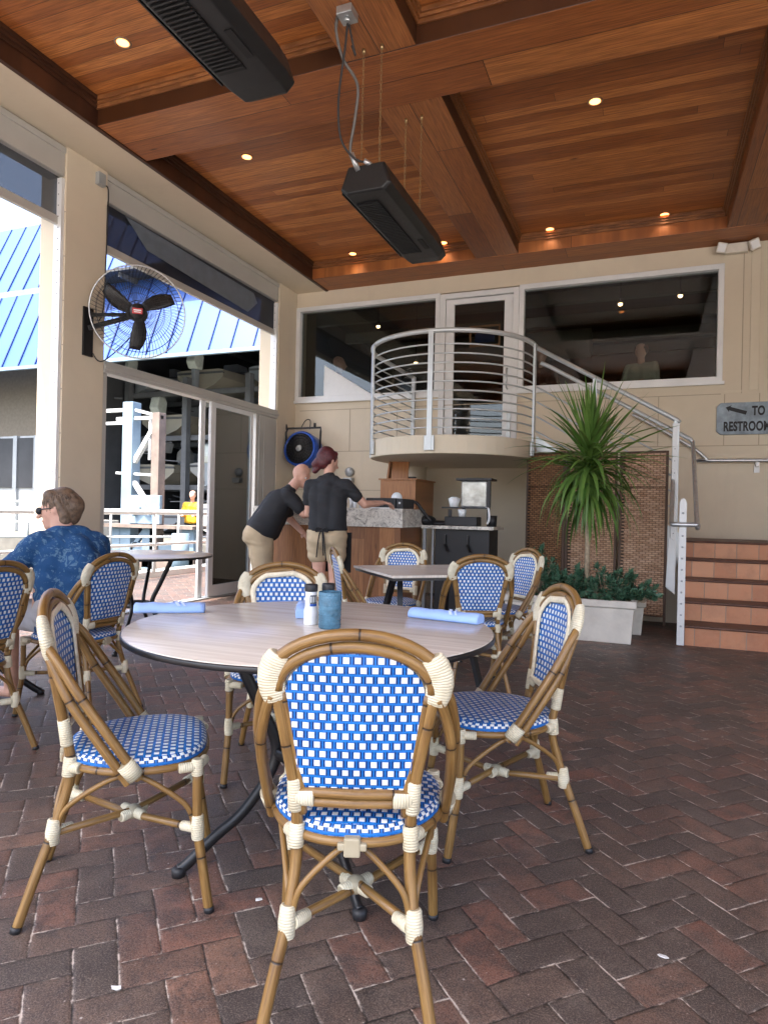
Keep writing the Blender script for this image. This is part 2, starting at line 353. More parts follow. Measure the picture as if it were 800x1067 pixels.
MT['shirt'] = m_shirt(); MT['dots'] = m_dots()
MT['red'] = simple('red_plastic', (0.45, 0.015, 0.02), 0.4)
MT['yellow'] = simple('yellow_jacket', (0.75, 0.42, 0.02), 0.7)
MT['napkin'] = simple('blue_paper_napkin', (0.33, 0.50, 0.86), 0.85, var=0.06, scale=10, bump=0.25, bscale=40)
MT['napband'] = simple('pale_napkin_fold', (0.55, 0.68, 0.90), 0.85)
MT['salt'] = simple('white_shaker', (0.78, 0.80, 0.80), 0.3, var=0.03)
MT['label'] = simple('shaker_label', (0.06, 0.07, 0.08), 0.5)
MT['labelb'] = simple('shaker_label_blue', (0.02, 0.09, 0.40), 0.5)
MT['teal'] = simple('ribbed_blue_glass', (0.065, 0.17, 0.25), 0.15, var=0.35, scale=30, bump=0.9, bscale=160)
MT['blueh'] = simple('blue_drum_plastic', (0.01, 0.07, 0.38), 0.35)
MT['sign'] = simple('weathered_grey_board', (0.27, 0.33, 0.38), 0.75, var=0.45, scale=6, bump=0.4, bscale=30, dirt=0.3)
MT['ink'] = simple('black_sign_paint', (0.02, 0.02, 0.022), 0.7)
MT['lift'] = simple('pale_blue_lift_paint', (0.20, 0.28, 0.35), 0.5, var=0.15, scale=1.5, dirt=0.4)
MT['pile'] = simple('weathered_pile', (0.20, 0.155, 0.13), 0.85, var=0.3, scale=3, bump=0.4, bscale=12)
MT['rust'] = simple('rusty_barnacle_pile', (0.14, 0.075, 0.05), 0.9, var=0.5, scale=6, bump=0.6, bscale=14)
MT['hull'] = simple('gelcoat_white', (0.42, 0.42, 0.39), 0.3, var=0.08, scale=1)
MT['hullg'] = simple('gelcoat_grey', (0.28, 0.31, 0.33), 0.3, var=0.1, scale=1)
MT['hullb'] = simple('gelcoat_cream', (0.36, 0.33, 0.26), 0.35, var=0.1, scale=1)
MT['motor'] = simple('motor_cowl', (0.56, 0.60, 0.54), 0.3)
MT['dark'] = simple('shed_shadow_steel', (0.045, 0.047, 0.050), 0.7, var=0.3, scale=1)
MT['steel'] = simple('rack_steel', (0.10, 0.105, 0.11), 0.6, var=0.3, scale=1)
MT['curt'] = simple('pale_window_curtain', (0.50, 0.51, 0.50), 0.8, var=0.15, scale=2)
MT['signal'] = simple('orange_cone_plastic', (0.75, 0.10, 0.02), 0.5)
MT['copper'] = simple('orange_frame', (0.55, 0.25, 0.12), 0.5)
MT['navy'] = simple('navy_print', (0.015, 0.03, 0.11), 0.5)

# ------------------------------------------------------------------ mesh helpers
class G:
    def __init__(s): s.v = []; s.f = []; s.u = []; s.sm = []
    def face(s, idx, uv=None, smooth=False):
        s.f.append(tuple(idx)); s.u.append(uv or [(0, 0)] * len(idx)); s.sm.append(smooth)
    def box(s, x0, x1, y0, y1, z0, z1, M=None):
        p = [Vector(q) for q in ((x0, y0, z0), (x1, y0, z0), (x1, y1, z0), (x0, y1, z0), (x0, y0, z1), (x1, y0, z1), (x1, y1, z1), (x0, y1, z1))]
        if M is not None: p = [M @ q for q in p]
        b = len(s.v); s.v += [tuple(q) for q in p]
        for q in ((0, 3, 2, 1), (4, 5, 6, 7), (0, 1, 5, 4), (1, 2, 6, 5), (2, 3, 7, 6), (3, 0, 4, 7)): s.face([b + i for i in q])
        return s
    def bar(s, a, b, w, h=None, up=(0, 0, 1)):
        """square bar between two points"""
        a = Vector(a); b = Vector(b); h = h or w; d = (b - a); L = d.length; d.normalize(); up = Vector(up)
        x = d.cross(up)
        if x.length < 1e-4: x = d.cross(Vector((1, 0, 0)))
        x.normalize(); z = x.cross(d)
        M = Matrix((x, d, z)).transposed().to_4x4(); M.translation = a
        return s.box(-w / 2, w / 2, 0, L, -h / 2, h / 2, M)
    def tube(s, path, r, n=10, closed=False, caps=True, flat=None, ref=None, u0=0.0):
        P = [Vector(p) for p in path]; m = len(P)
        rr = r if hasattr(r, '__len__') else [r] * m
        T = []
        for i in range(m):
            if closed: t = P[(i + 1) % m] - P[i - 1]
            else: t = P[min(i + 1, m - 1)] - P[max(i - 1, 0)]
            T.append(t.normalized() if t.length > 1e-9 else Vector((0, 0, 1)))
        N = Vector(ref) if ref is not None else (Vector((0, 0, 1)) if abs(T[0].z) < 0.9 else Vector((1, 0, 0)))
        b = len(s.v); L = u0; us = []
        for i in range(m):
            if ref is not None: N = Vector(ref)
            N = (N - T[i] * N.dot(T[i]))
            if N.length < 1e-6: N = T[i].orthogonal()
            N.normalize(); B = T[i].cross(N)
            if i: L += (P[i] - P[i - 1]).length
            us.append(L)
            for k in range(n):
                a = 2 * PI * k / n; ca, sa = math.cos(a), math.sin(a)
                if flat: ca *= flat
                s.v.append(tuple(P[i] + (N * ca + B * sa) * rr[i]))
        seg = m if closed else m - 1
        for i in range(seg):
            j = (i + 1) % m; ui = us[i]; uj = us[j] if j else us[-1] + (P[0] - P[-1]).length
            for k in range(n):
                k2 = (k + 1) % n
                s.face((b + i * n + k, b + i * n + k2, b + j * n + k2, b + j * n + k), [(ui, k / n), (ui, (k + 1) / n), (uj, (k + 1) / n), (uj, k / n)], True)
        if caps and not closed:
            s.face([b + k for k in reversed(range(n))]); s.face([b + (m - 1) * n + k for k in range(n)])
        return s
    def lathe(s, prof, c=(0, 0, 0), n=24, M=None):
        b = len(s.v); c = Vector(c)
        for (r, z) in prof:
            for k in range(n):
                a = 2 * PI * k / n; q = Vector((r * math.cos(a), r * math.sin(a), z))
                q = (M @ q) if M is not None else q + c
                s.v.append(tuple(q))
        for i in range(len(prof) - 1):
            for k in range(n):
                k2 = (k + 1) % n; s.face((b + i * n + k, b + i * n + k2, b + (i + 1) * n + k2, b + (i + 1) * n + k), None, True)
        if prof[0][0] > 1e-5: s.face([b + k for k in reversed(range(n))])
        if prof[-1][0] > 1e-5: s.face([b + (len(prof) - 1) * n + k for k in range(n)])
        return s
    def prism(s, pts, a0, a1, axis='Z', M=None):
        def mk(p, q, w): return {'Z': (p, q, w), 'Y': (p, w, q), 'X': (w, p, q)}[axis]
        b = len(s.v); n = len(pts)
        for w in (a0, a1):
            for (p, q) in pts:
                t = Vector(mk(p, q, w)); s.v.append(tuple(M @ t if M is not None else t))
        s.face([b + k for k in reversed(range(n))]); s.face([b + n + k for k in range(n)])
        for k in range(n):
            k2 = (k + 1) % n; s.face((b + k, b + k2, b + n + k2, b + n + k))
        return s
    def ball(s, c, r, n=14, m=9):
        c = Vector(c); rx, ry, rz = r if hasattr(r, '__len__') else (r, r, r); b = len(s.v)
        for i in range(m + 1):
            t = PI * i / m
            for k in range(n):
                a = 2 * PI * k / n; s.v.append((c.x + rx * math.sin(t) * math.cos(a), c.y + ry * math.sin(t) * math.sin(a), c.z + rz * math.cos(t)))
        for i in range(m):
            for k in range(n):
                k2 = (k + 1) % n; s.face((b + i * n + k2, b + i * n + k, b + (i + 1) * n + k, b + (i + 1) * n + k2), None, True)
        return s
    def obj(s, name, mat, parent=None, bevel=0.0, normals=True):
        off = Vector((0, 0, 0)); q = parent
        while q is not None: off += q.location; q = q.parent
        me = bpy.data.meshes.new(name)
        me.from_pydata([tuple(Vector(p) - off) for p in s.v], [], s.f)
        ul = me.uv_layers.new(name='UVMap'); fl = [c for f in s.u for uv in f for c in uv]
        ul.data.foreach_set('uv', fl)
        me.polygons.foreach_set('use_smooth', s.sm)
        me.materials.append(mat)
        if normals:
            bm = bmesh.new(); bm.from_mesh(me); bmesh.ops.recalc_face_normals(bm, faces=bm.faces); bm.to_mesh(me); bm.free()
        me.update()
        o = bpy.data.objects.new(name, me); C.objects.link(o)
        if parent is not None: o.parent = parent
        if bevel:
            md = o.modifiers.new('edge', 'BEVEL'); md.width = bevel; md.segments = 2; md.limit_method = 'ANGLE'; md.angle_limit = R(40)
        return o

def thing(name, label, cat, loc=(0, 0, 0), group=None):
    o = bpy.data.objects.new(name, None); C.objects.link(o); o.location = loc; o.empty_display_size = 0.1
    o['label'] = label; o['category'] = cat
    if group: o['group'] = group
    return o
def tag(o, label, cat, group=None):
    o['label'] = label; o['category'] = cat
    if group: o['group'] = group
    return o
def struct(o): o['kind'] = 'structure'; return o
def copy_tree(o, parent=None):
    c = o.copy(); C.objects.link(c)
    if parent is not None: c.parent = parent
    for ch in list(o.children): copy_tree(ch, c)
    return c
def bez(pts, n=6):
    """catmull-rom through points"""
    P = [Vector(p) for p in pts]; out = []
    for i in range(len(P) - 1):
        p0 = P[max(i - 1, 0)]; p1 = P[i]; p2 = P[i + 1]; p3 = P[min(i + 2, len(P) - 1)]
        for k in range(n):
            t = k / n
            out.append(0.5 * ((2 * p1) + (p2 - p0) * t + (2 * p0 - 5 * p1 + 4 * p2 - p3) * t * t + (3 * p1 - p0 - 3 * p2 + p3) * t ** 3))
    out.append(P[-1]); return out
# ================================================================== SETTING
XW = -5.08; YW = 9.0; ZC = 4.47; ZP = 4.70
# ground: one sheet of pavers (our deck), then water and far ground
g = G(); g.face([0, 1, 2, 3]); g.v = [(-7.35, -4, 0), (7, -4, 0), (7, 9.3, 0), (-7.35, 9.3, 0)]
g.v += [(-7.35, 9.3, 0), (-5.0, 9.3, 0), (-5.0, 40, 0), (-7.35, 40, 0)]; g.face([4, 5, 6, 7])
struct(g.obj('floor', MT['brick']))
g = G(); g.box(-7.62, -7.351, -14, 40, -2.2, 0.10); struct(g.obj('kerb', MT['whitep'], bevel=0.01))
# water
s = S('harbour_water'); p = s.pos()
s.bump(s.math('ADD', s.noise(s.mapv(p, (1, 1, 1)), 1.6, 4, 0.6, 0.5), s.math('MULTIPLY', s.noise(p, 7.0, 3), 0.3)), 0.35, 0.06)
MT['water'] = s.fin((0.022, 0.032, 0.022), 0.22, spec=0.15)
g = G(); g.v = [(-400, -300, -1.05), (-7.5, -300, -1.05), (-7.5, 400, -1.05), (-400, 400, -1.05)]; g.face([0, 1, 2, 3]); struct(g.obj('water', MT['water']))
g = G(); g.box(-120, -7.7, 18.6, 160, -2.5, -0.12); struct(g.obj('quay', MT['quay']))
g = G(); g.v = [(-5.0, -400, -0.06), (400, -400, -0.06), (400, 400, -0.06), (-5.0, 400, -0.06)]; g.face([0, 1, 2, 3]); struct(g.obj('ground', simple('pale_bounce_paving', (0.52, 0.49, 0.44), .85, var=.1, scale=1)))  # unseen ground, made pale to bounce sunlight up onto the ceiling

# ---- back wall (things: one wall with raised panels and joints)
bw = thing('back_wall', 'tan stucco back wall with scored joints, holding the upper windows above the landing', 'wall', (-1.0, YW, 0))
T = 0.30
g = G()
g.box(-5.5, 6.0, YW, YW + T, 4.245, 4.62)             # strip above the windows
g.box(-5.5, -2.70, YW, YW + T, 0, 2.79)               # below the left window
g.box(-2.70, -1.67, YW, YW + T, 0, 1.96)              # below the door
g.box(-1.67, 6.0, YW, YW + T, 0, 2.79)                # below the right window
g.box(0.80, 6.0, YW, YW + T, 2.79, 4.245)
g.box(-5.5, -5.08, YW, YW + T, 2.79, 4.245)
g.obj('wall_face', MT['tan'], bw)
g = G()
g.box(1.10, 1.20, YW - 0.012, YW + 0.01, 2.69, 4.47); g.obj('pilaster_strip', MT['tan_trim'], bw, bevel=0.003)
g = G(); g.box(1.30, 2.9, YW - 0.022, YW + 0.01, 2.69, 4.47); g.obj('raised_panel', MT['tan_trim'], bw, bevel=0.004)
g = G()
for (x0, x1, z) in ((-5.0, 0.80, 2.66), (-5.0, 6.0, 2.03), (-5.0, -3.16, 1.45)): g.box(x0, x1, YW - 0.003, YW + 0.001, z - 0.005, z + 0.005)
for x, z0, z1 in ((0.84, 2.035, 2.655), (1.215, 2.035, 2.655), (1.60, 2.035, 2.655), (1.02, 2.66, 4.46), (-4.15, 2.035, 2.655), (-3.4, 2.035, 2.655), (0.1, 2.035, 2.655)): g.box(x - 0.005, x + 0.005, YW - 0.0032, YW + 0.001, z0, z1)
g.obj('scored_joints', MT['groove'], bw)
g = G(); g.box(0.83, 1.02, YW - 0.006, YW + 0.001, 2.67, 2.70); g.obj('window_surround', MT['tan_trim'], bw)
# column under the balcony
g = G(); g.lathe([(0.16, 0), (0.16, 1.77)], (-3.01, 8.72, 0), 28); tag(g.obj('round_column', MT['tan']), 'round tan column under the balcony, right behind the plywood box', 'column')

def window(name, x0, x1, z0, z1, label, w=0.065):
    t = thing(name, label, 'window', ((x0 + x1) / 2, YW, z0)); y0, y1 = YW - 0.03, YW + 0.10
    g = G(); g.box(x0, x1, y0, y1, z0, z0 + w * 1.25); g.box(x0, x1, y0, y1, z1 - w, z1)
    g.box(x0, x0 + w, y0, y1, z0 + w * 1.25, z1 - w); g.box(x1 - w, x1, y0, y1, z0 + w * 1.25, z1 - w)
    g.obj('frame', MT['white'], t, bevel=0.004)
    g = G(); g.box(x0 - 0.02, x1 + 0.02, y0 - 0.03, y0, z0 - 0.02, z0 + 0.02); g.obj('sill', MT['white'], t)
    g = G(); g.box(x0 + w, x1 - w, YW + 0.05, YW + 0.056, z0 + w * 1.25, z1 - w); g.obj('pane', MT['glass_w'], t)
    return t
window('upper_window', -5.08, -2.78, 2.79, 4.245, 'wide dark upper window left of the white balcony door')
window('upper_window', -1.665, 0.81, 2.79, 4.245, 'wide dark upper window right of the white balcony door')
d = thing('balcony_door', 'white framed glass door opening onto the round balcony', 'door', (-2.2, YW, 1.96))
g = G(); y0, y1 = YW - 0.035, YW + 0.11
g.box(-2.778, -2.70, y0, y1, 1.96, 4.22); g.box(-1.745, -1.667, y0, y1, 1.96, 4.22); g.box(-2.70, -1.745, y0, y1, 4.15, 4.22); g.obj('door_frame', MT['white'], d, bevel=0.004)
g = G(); y0, y1 = YW, YW + 0.05
g.box(-2.695, -2.575, y0, y1, 1.98, 4.14); g.box(-1.87, -1.75, y0, y1, 1.98, 4.14); g.box(-2.575, -1.87, y0, y1, 4.07, 4.14); g.box(-2.575, -1.87, y0, y1, 1.98, 2.22)
g.obj('door_leaf', MT['white'], d, bevel=0.004)
g = G(); g.box(-2.575, -1.87, YW + 0.022, YW + 0.028, 2.22, 4.07); g.obj('pane', MT['glass_w'], d)
g = G(); g.tube([(-1.90 + 0.09, YW, 2.85), (-1.81, YW - 0.06, 2.86), (-1.81, YW - 0.06, 3.12), (-1.81, YW, 3.13)], 0.011, 8); g.obj('handle', MT['galv'], d)
# small framed notice hanging inside the door
t = thing('framed_notice', 'small orange framed notice with navy print behind the balcony door glass', 'notice', (-2.15, YW + 0.2, 3.5))
g = G()
for a in ((-2.40, -2.375, 3.50, 3.80), (-1.985, -1.96, 3.50, 3.80), (-2.375, -1.985, 3.50, 3.525), (-2.375, -1.985, 3.775, 3.80)): g.box(a[0], a[1], YW + 0.18, YW + 0.20, a[2], a[3])
g.obj('frame', MT['copper'], t); g = G(); g.box(-2.32, -2.04, YW + 0.185, YW + 0.195, 3.56, 3.73); g.obj('sheet', MT['navy'], t)

# ---- dim dining room behind the windows
rm = thing('dining_room', 'dim dining room shell behind the upper windows', 'room', (-2, 12, 1.9))
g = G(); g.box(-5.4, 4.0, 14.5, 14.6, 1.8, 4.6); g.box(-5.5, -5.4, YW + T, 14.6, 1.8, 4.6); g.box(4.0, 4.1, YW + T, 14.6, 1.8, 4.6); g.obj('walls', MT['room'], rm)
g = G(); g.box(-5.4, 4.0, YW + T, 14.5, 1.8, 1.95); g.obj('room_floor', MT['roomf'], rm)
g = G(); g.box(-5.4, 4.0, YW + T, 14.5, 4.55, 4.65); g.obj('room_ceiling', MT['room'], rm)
g = G()
for y in (10.2, 11.4, 12.6, 13.6): g.box(-5.39, 3.9, y, y + 0.10, 4.32, 4.5)
g.obj('ceiling_joists', MT['room2'], rm)
g = G(); g.tube([(-4.6, 11.2, 3.95), (-0.9, 11.2, 3.95)], 0.24, 16); g.obj('air_duct', MT['room2'], rm)
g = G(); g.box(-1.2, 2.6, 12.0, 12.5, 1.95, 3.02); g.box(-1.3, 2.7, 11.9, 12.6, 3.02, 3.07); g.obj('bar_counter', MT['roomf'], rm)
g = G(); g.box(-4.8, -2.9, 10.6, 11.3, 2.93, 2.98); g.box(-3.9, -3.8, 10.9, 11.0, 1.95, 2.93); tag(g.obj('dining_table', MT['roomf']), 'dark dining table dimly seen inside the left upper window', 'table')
def pendant(x, y, z, label):
    t = thing('pendant_lamp', label, 'lamp', (x, y, z), 'small pendant lamps inside the dining room')
    g = G(); g.tube([(x, y, z + 0.06), (x, y, 4.5)], 0.006, 6); g.obj('cord', MT['blackp'], t)
    g = G(); g.lathe([(0.012, 0.07), (0.03, 0.04), (0.04, 0)], (x, y, z), 12); g.obj('shade', MT['blackp'], t)
    g = G(); g.ball((x, y, z - 0.005), 0.032, 10, 6); g.obj('bulb', MT['pend'], t)
for x, y, z, l in ((-4.1, 9.9, 4.14, 'pendant lamp glowing high inside the left upper window'), (-3.55, 10.2, 3.58, 'pendant lamp glowing low inside the left upper window behind the railing'),
                   (-0.42, 10.0, 4.18, 'pendant lamp glowing high inside the right upper window, left one of two'), (0.36, 10.0, 4.22, 'pendant lamp glowing high inside the right upper window, right one of two'),
                   (-2.15, 11.0, 3.10, 'pendant lamp glowing low behind the balcony door glass')): pendant(x, y, z, l)
t = thing('table_candle', 'orange glowing candle lamp inside the right upper window', 'lamp', (-0.25, 10.8, 3.07))
g = G(); g.lathe([(0.05, 0.0), (0.055, 0.1), (0.03, 0.12)], (-0.25, 10.8, 3.07), 12); g.obj('holder', MT['glass_w'], t)
g = G(); g.ball((-0.25, 10.8, 3.14), 0.035, 10, 6); g.obj('flame', MT['pend'], t)
# white triangular panel set inside the left window frame
g = G(); g.prism([(-4.60, 2.80), (-3.70, 2.80), (-4.60, 3.34)], YW + 0.005, YW + 0.045, 'Y'); tag(g.obj('triangle_panel', MT['white']), 'white triangular panel standing within the left upper window frame', 'stair panel')

# ---- ceiling: coffered cedar
ce = bpy.data.objects.new('ceiling', None); C.objects.link(ce); struct(ce)
XL = -4.56
g = G(); g.box(XL - 0.2, 6.0, -1.75, YW, ZP, ZP + 0.12); g.obj('ceiling_boards', MT['wood_x'], ce)
xs = [(-2.15, -1.60), (0.78, 1.75), (4.4, 6.0)]                         # beams along Y
ys = [(-1.75, -1.3), (0.1, 0.7), (4.46, 5.08), (8.48, YW)]     # beams along X
for (y0, y1) in ys:
    g = G(); g.box(XL, 6.0, y0, y1, ZC, ZP); g.obj('cross_beam', MT['beam_x'], ce, bevel=0.006)
for i in range(len(ys) - 1):
    for (x0, x1) in xs:
        g = G(); g.box(x0, x1, ys[i][1] + 0.002, ys[i + 1][0] - 0.002, ZC + 0.004, ZP); g.obj('long_beam', MT['beam_y'], ce, bevel=0.006)
    cx = [XL + 0.0, -2.15, -1.60, 0.78, 1.75, 4.4]
    for k in range(3):
        a, b = cx[2 * k], cx[2 * k + 1]; c, d_ = ys[i][1], ys[i + 1][0]
        g = G()
        for (pr, z0, z1) in ((0.05, ZP - 0.035, ZP), (0.035, ZP - 0.06, ZP - 0.035), (0.02, ZP - 0.09, ZP - 0.06)):
            g.box(a, b, c, c + pr, z0, z1); g.box(a, b, d_ - pr, d_, z0, z1)
        g.obj('crown_moulding', MT['mould'], ce, bevel=0.003)
        g = G()
        for (pr, z0, z1) in ((0.05, ZP - 0.035, ZP), (0.035, ZP - 0.06, ZP - 0.035), (0.02, ZP - 0.09, ZP - 0.06)):
            g.box(a, a + pr, c + pr, d_ - pr, z0, z1); g.box(b - pr, b, c + pr, d_ - pr, z0, z1)
        g.obj('crown_moulding', MT['mould_dark'] if k == 0 else MT['mould'], ce, bevel=0.003)
g = G(); g.box(XL - 0.04, XL, -1.75, YW, ZC - 0.012, ZP - 0.004); g.obj('edge_board', MT['mould_dark'], ce)
g = G(); g.box(-5.75, XL - 0.041, -1.75, YW, ZC, ZC + 0.35); struct(g.obj('soffit', MT['tan_trim']))
g = G(); g.box(-5.8, 6.2, -1.8, YW + 6, ZC + 0.36, ZC + 0.45); struct(g.obj('roof_deck', MT['quay']))
# unseen wall added on the right, beyond the stair, to darken that side
g = G(); g.box(4.6, 4.8, 3.2, YW, 0, ZC); tag(g.obj('shade_wall', MT['tan']), 'unseen tan stucco wall added on the right to keep that side darker', 'wall')

# ---- left side: pillars, header, doors, screens
def pillar(y0, y1, label):
    t = thing('pillar', label, 'pillar', (-5.24, (y0 + y1) / 2, 0), 'tan pillars along the open side')
    g = G(); g.box(-5.22, XW, y0, y1, 0, ZC); g.box(-5.42, -5.22, y0 + 0.02, y1, 0, ZC); g.obj('shaft', MT['tan'], t, bevel=0.004)
    g = G(); g.box(-5.17, -5.10, y0 - 0.035, y0 - 0.001, 0, ZC - 0.3); g.box(-5.215, -5.17, y0 - 0.012, y0 - 0.001, 0, ZC - 0.3); g.obj('screen_track', MT['white'], t)
    g = G()
    for k in range(40):
        g.box(-5.139, -5.131, y0 - 0.038, y0 - 0.034, 0.1 + k * 0.103, 0.108 + k * 0.103)
        if k % 4 == 0: g.box(-5.092, -5.084, y0 - 0.003, y0 + 0.001, 0.15 + k * 0.103, 0.158 + k * 0.103)
    g.obj('bolts', MT['bolt'], t)
    return t
p1 = pillar(4.62, 5.12, 'tan pillar carrying the round cage fan, bolted white track on its lit side')
p2 = pillar(8.47, YW - 0.002, 'tan pillar in the back corner beside the grey door panel')
pillar(0.0, 0.5, 'tan pillar along the open side behind the camera')
pillar(-1.7, -1.3, 'tan pillar along the open side far behind the camera')
def roller(y0, y1, label, cloth, zb0, zb1):
    t = thing('roller_screen', label, 'roller screen', (-5.13, (y0 + y1) / 2, 4.2), 'roller screens above the open side')
    g = G(); g.box(-5.30, -5.10, y0, y1, 4.19, ZC - 0.001); g.box(-5.30, -5.085, y0, y1, 4.40, 4.455); g.obj('housing', MT['hous'], t, bevel=0.008)
    g = G(); g.face([0, 1, 2, 3]); g.v = [(-5.16, y0 + 0.01, 4.20), (-5.16, y1 - 0.01, 4.20), (-5.16, y1 - 0.01, zb1), (-5.16, y0 + 0.01, zb1)]; o = g.obj('cloth', cloth, t)
    md = o.modifiers.new('thick', 'SOLIDIFY'); md.thickness = 0.004
    g = G(); g.box(-5.18, -5.14, y0 + 0.01, y1 - 0.01, zb0, zb1); g.obj('bottom_bar', MT['hous'], t, bevel=0.004)
    return t
r2 = roller(5.12, 8.46, 'half lowered navy screen above the sliding doors, behind the cage fan', MT['vinyl'], 3.70, 3.78)
g = G(); g.v = [(-5.13, 5.42, 4.17), (-5.13, 7.85, 4.13), (-5.13, 7.95, 4.02), (-5.13, 7.72, 3.83), (-5.13, 5.75, 3.93)]; g.face([0, 1, 2, 3, 4]); o = g.obj('clear_vinyl_fold', simple('creased_clear_vinyl', (0.13, 0.16, 0.20), 0.5, bump=0.8, bscale=6), r2)
md = o.modifiers.new('thick', 'SOLIDIFY'); md.thickness = 0.003
roller(0.5, 4.62, 'partly lowered open mesh screen left of the fan pillar', MT['vinyl2'], 3.74, 3.82)
roller(-1.3, 0.0, 'rolled up screen behind the camera', MT['vinyl2'], 4.0, 4.08)

ds = thing('sliding_door_set', 'pale grey sliding glass doors with one bay pushed open toward the pier', 'door', (-5.13, 6.8, 0))
g = G(); g.box(-5.20, -5.07, 5.12, 8.47, 2.47, 2.59); g.box(-5.16, -5.05, 5.12, 8.47, 2.505, 2.545); g.box(-5.19, -5.09, 5.122, 5.18, 0, 2.47)
g.box(-5.19, -5.09, 7.93, 7.99, 0, 2.47); g.box(-5.19, -5.09, 8.02, 8.09, 0, 2.47)
g.obj('door_frame', MT['grey'] if False else MT['hous'], ds, bevel=0.004)
g = G(); g.box(-5.165, -5.135, 6.76, 6.85, 0.02, 2.47); g.box(-5.125, -5.085, 6.90, 7.0, 0.02, 2.47); g.box(-5.12, -5.09, 7.80, 7.86, 0.02, 2.47)
g.box(-5.12, -5.09, 7.0, 7.80, 0.02, 0.16); g.box(-5.12, -5.09, 7.0, 7.80, 2.41, 2.47); g.obj('sliding_leaf', MT['white'], ds, bevel=0.004)
g = G(); g.box(-5.108, -5.102, 7.0, 7.80, 0.16, 2.41); g.obj('pane', MT['glass_d'], ds)
g = G(); g.box(-5.14, -5.09, 8.09, 8.468, 0, 2.468); g.box(-5.09, -5.08, 8.13, 8.43, 0.1, 2.40); g.obj('side_panel', MT['hous'], ds, bevel=0.003)
g = G(); g.box(-5.2, -5.06, 5.12, 8.47, 0.0, 0.018); g.obj('threshold_track', MT['grey'], ds)
# junction box and cord above fan
t = thing('junction_box', 'small grey electric box at the top of the fan pillar', 'electric box', (-5.05, 5.02, 4.36))
g = G(); g.box(XW, XW + 0.05, 4.96, 5.05, 4.28, 4.40); g.obj('box_body', MT['grey'], t, bevel=0.004)
g = G(); g.tube(bez([(XW + 0.03, 5.04, 4.30), (XW + 0.03, 5.10, 4.28), (XW + 0.02, 5.11, 4.0), (XW + 0.03, 5.09, 3.6), (XW + 0.02, 5.08, 3.1), (XW + 0.05, 5.0, 2.95)], 6), 0.006, 6); g.obj('power_cord', MT['blackp'], t)

# ---- pier railing
def railing(name, pts, label, h=1.08, sp=1.75, grp='white pipe railings on the pier'):
    a = Vector(pts[0]); t = thing(name, label, 'railing', a, grp); rails = G()
    for i in range(len(pts) - 1):
        p, q = Vector(pts[i]), Vector(pts[i + 1]); L = (q - p).length; n = max(1, round(L / sp))
        for z, r in ((h, 0.030), (h * 0.47, 0.024)): rails.tube([p + Vector((0, 0, z)), q + Vector((0, 0, z))], r, 8)
        for k in range(n + 1):
            c = p.lerp(q, k / n); G().tube([c, c + Vector((0, 0, h))], 0.027, 8).obj('post', MT['whitep'], t)
    rails.obj('rails', MT['whitep'], t); return t
railing('pier_railing', [(-7.25, -2, 0.1), (-7.25, 14.4, 0.1)], 'white pipe railing along the near edge of the pier', h=0.94, sp=1.45)
railing('pier_railing', [(-14.2, 8.2, -0.1), (-11.2, 11.6, -0.1), (-9.4, 14.0, -0.1)], 'white pipe railing of the gangway beyond the left pillar', h=1.15, sp=1.2)
railing('pier_railing', [(-16, 12.5, 0.2), (-13.0, 13.0, 0.2)], 'short white railing beside the waiting shed on the far left', h=1.0, sp=0.9)

# ---- outdoor bench table handled later
# ---- boat lift tower
lt = thing('boat_lift_frame', 'pale blue steel boat lift frame standing in the water beyond the railing', 'boat lift', (-11.5, 13, -1))
g = G(); g.box(-12.25, -11.93, 13.0, 13.3, -1.3, 3.75); g.obj('lift_post', MT['lift'], lt, bevel=0.01)
g = G(); g.box(-11.33, -11.10, 13.0, 13.25, -1.3, 3.45); g.obj('lift_post', MT['pile'], lt, bevel=0.01)
g = G(); g.box(-12.5, -11.1, 13.05, 13.15, 3.30, 3.38); g.box(-13.6, -12.25, 13.05, 13.15, 3.52, 3.60); g.box(-13.6, -12.25, 13.05, 13.15, 3.20, 3.27)
g.bar((-11.93, 13.1, 2.25), (-11.2, 13.1, 3.3), 0.11); g.bar((-11.93, 13.1, 3.55), (-11.2, 13.1, 3.38), 0.07); g.bar((-12.5, 13.1, 1.98), (-11.2, 13.1, 1.92), 0.06)
g.bar((-11.93, 13.1, 1.75), (-11.35, 13.1, 1.05), 0.10); g.bar((-11.45, 13.1, 3.3), (-11.45, 13.1, 2.3), 0.06); g.obj('braces', MT['whitep'], lt)
g = G(); g.box(-11.93, -10.95, 12.9, 13.0, 0.72, 1.42); g.prism([(-11.7, 1.0), (-11.45, 1.25), (-11.2, 1.0), (-11.2, 0.9), (-11.45, 1.12), (-11.7, 0.9)], 12.8, 12.9, 'Y'); g.obj('motor_housing', MT['lift'], lt, bevel=0.01)
g = G(); g.box(-12.9, -9.9, 12.8, 13.6, 0.62, 0.70); g.box(-12.6, -10.0, 13.0, 13.2, -0.35, -0.10); g.obj('platform', MT['pile'], lt)
g = G()
for x in (-12.6, -11.55, -10.35): g.box(x, x + 0.34, 13.0, 13.3, -1.3, 0.62)
g.bar((-12.2, 13.1, -0.2), (-11.5, 13.1, 0.6), 0.10); g.box(-12.2, -10.2, 13.05, 13.15, -0.1, 0.25); g.obj('legs', MT['lift'], lt)
t = thing('mooring_pile', 'pale wrapped mooring pile with a barnacled foot in the water', 'pile', (-9.75, 12.2, -1.2))
g = G(); g.lathe([(0.19, -0.45), (0.19, 0.55)], (-9.75, 12.2, 0), 18); g.obj('sleeve', MT['lift'], t)
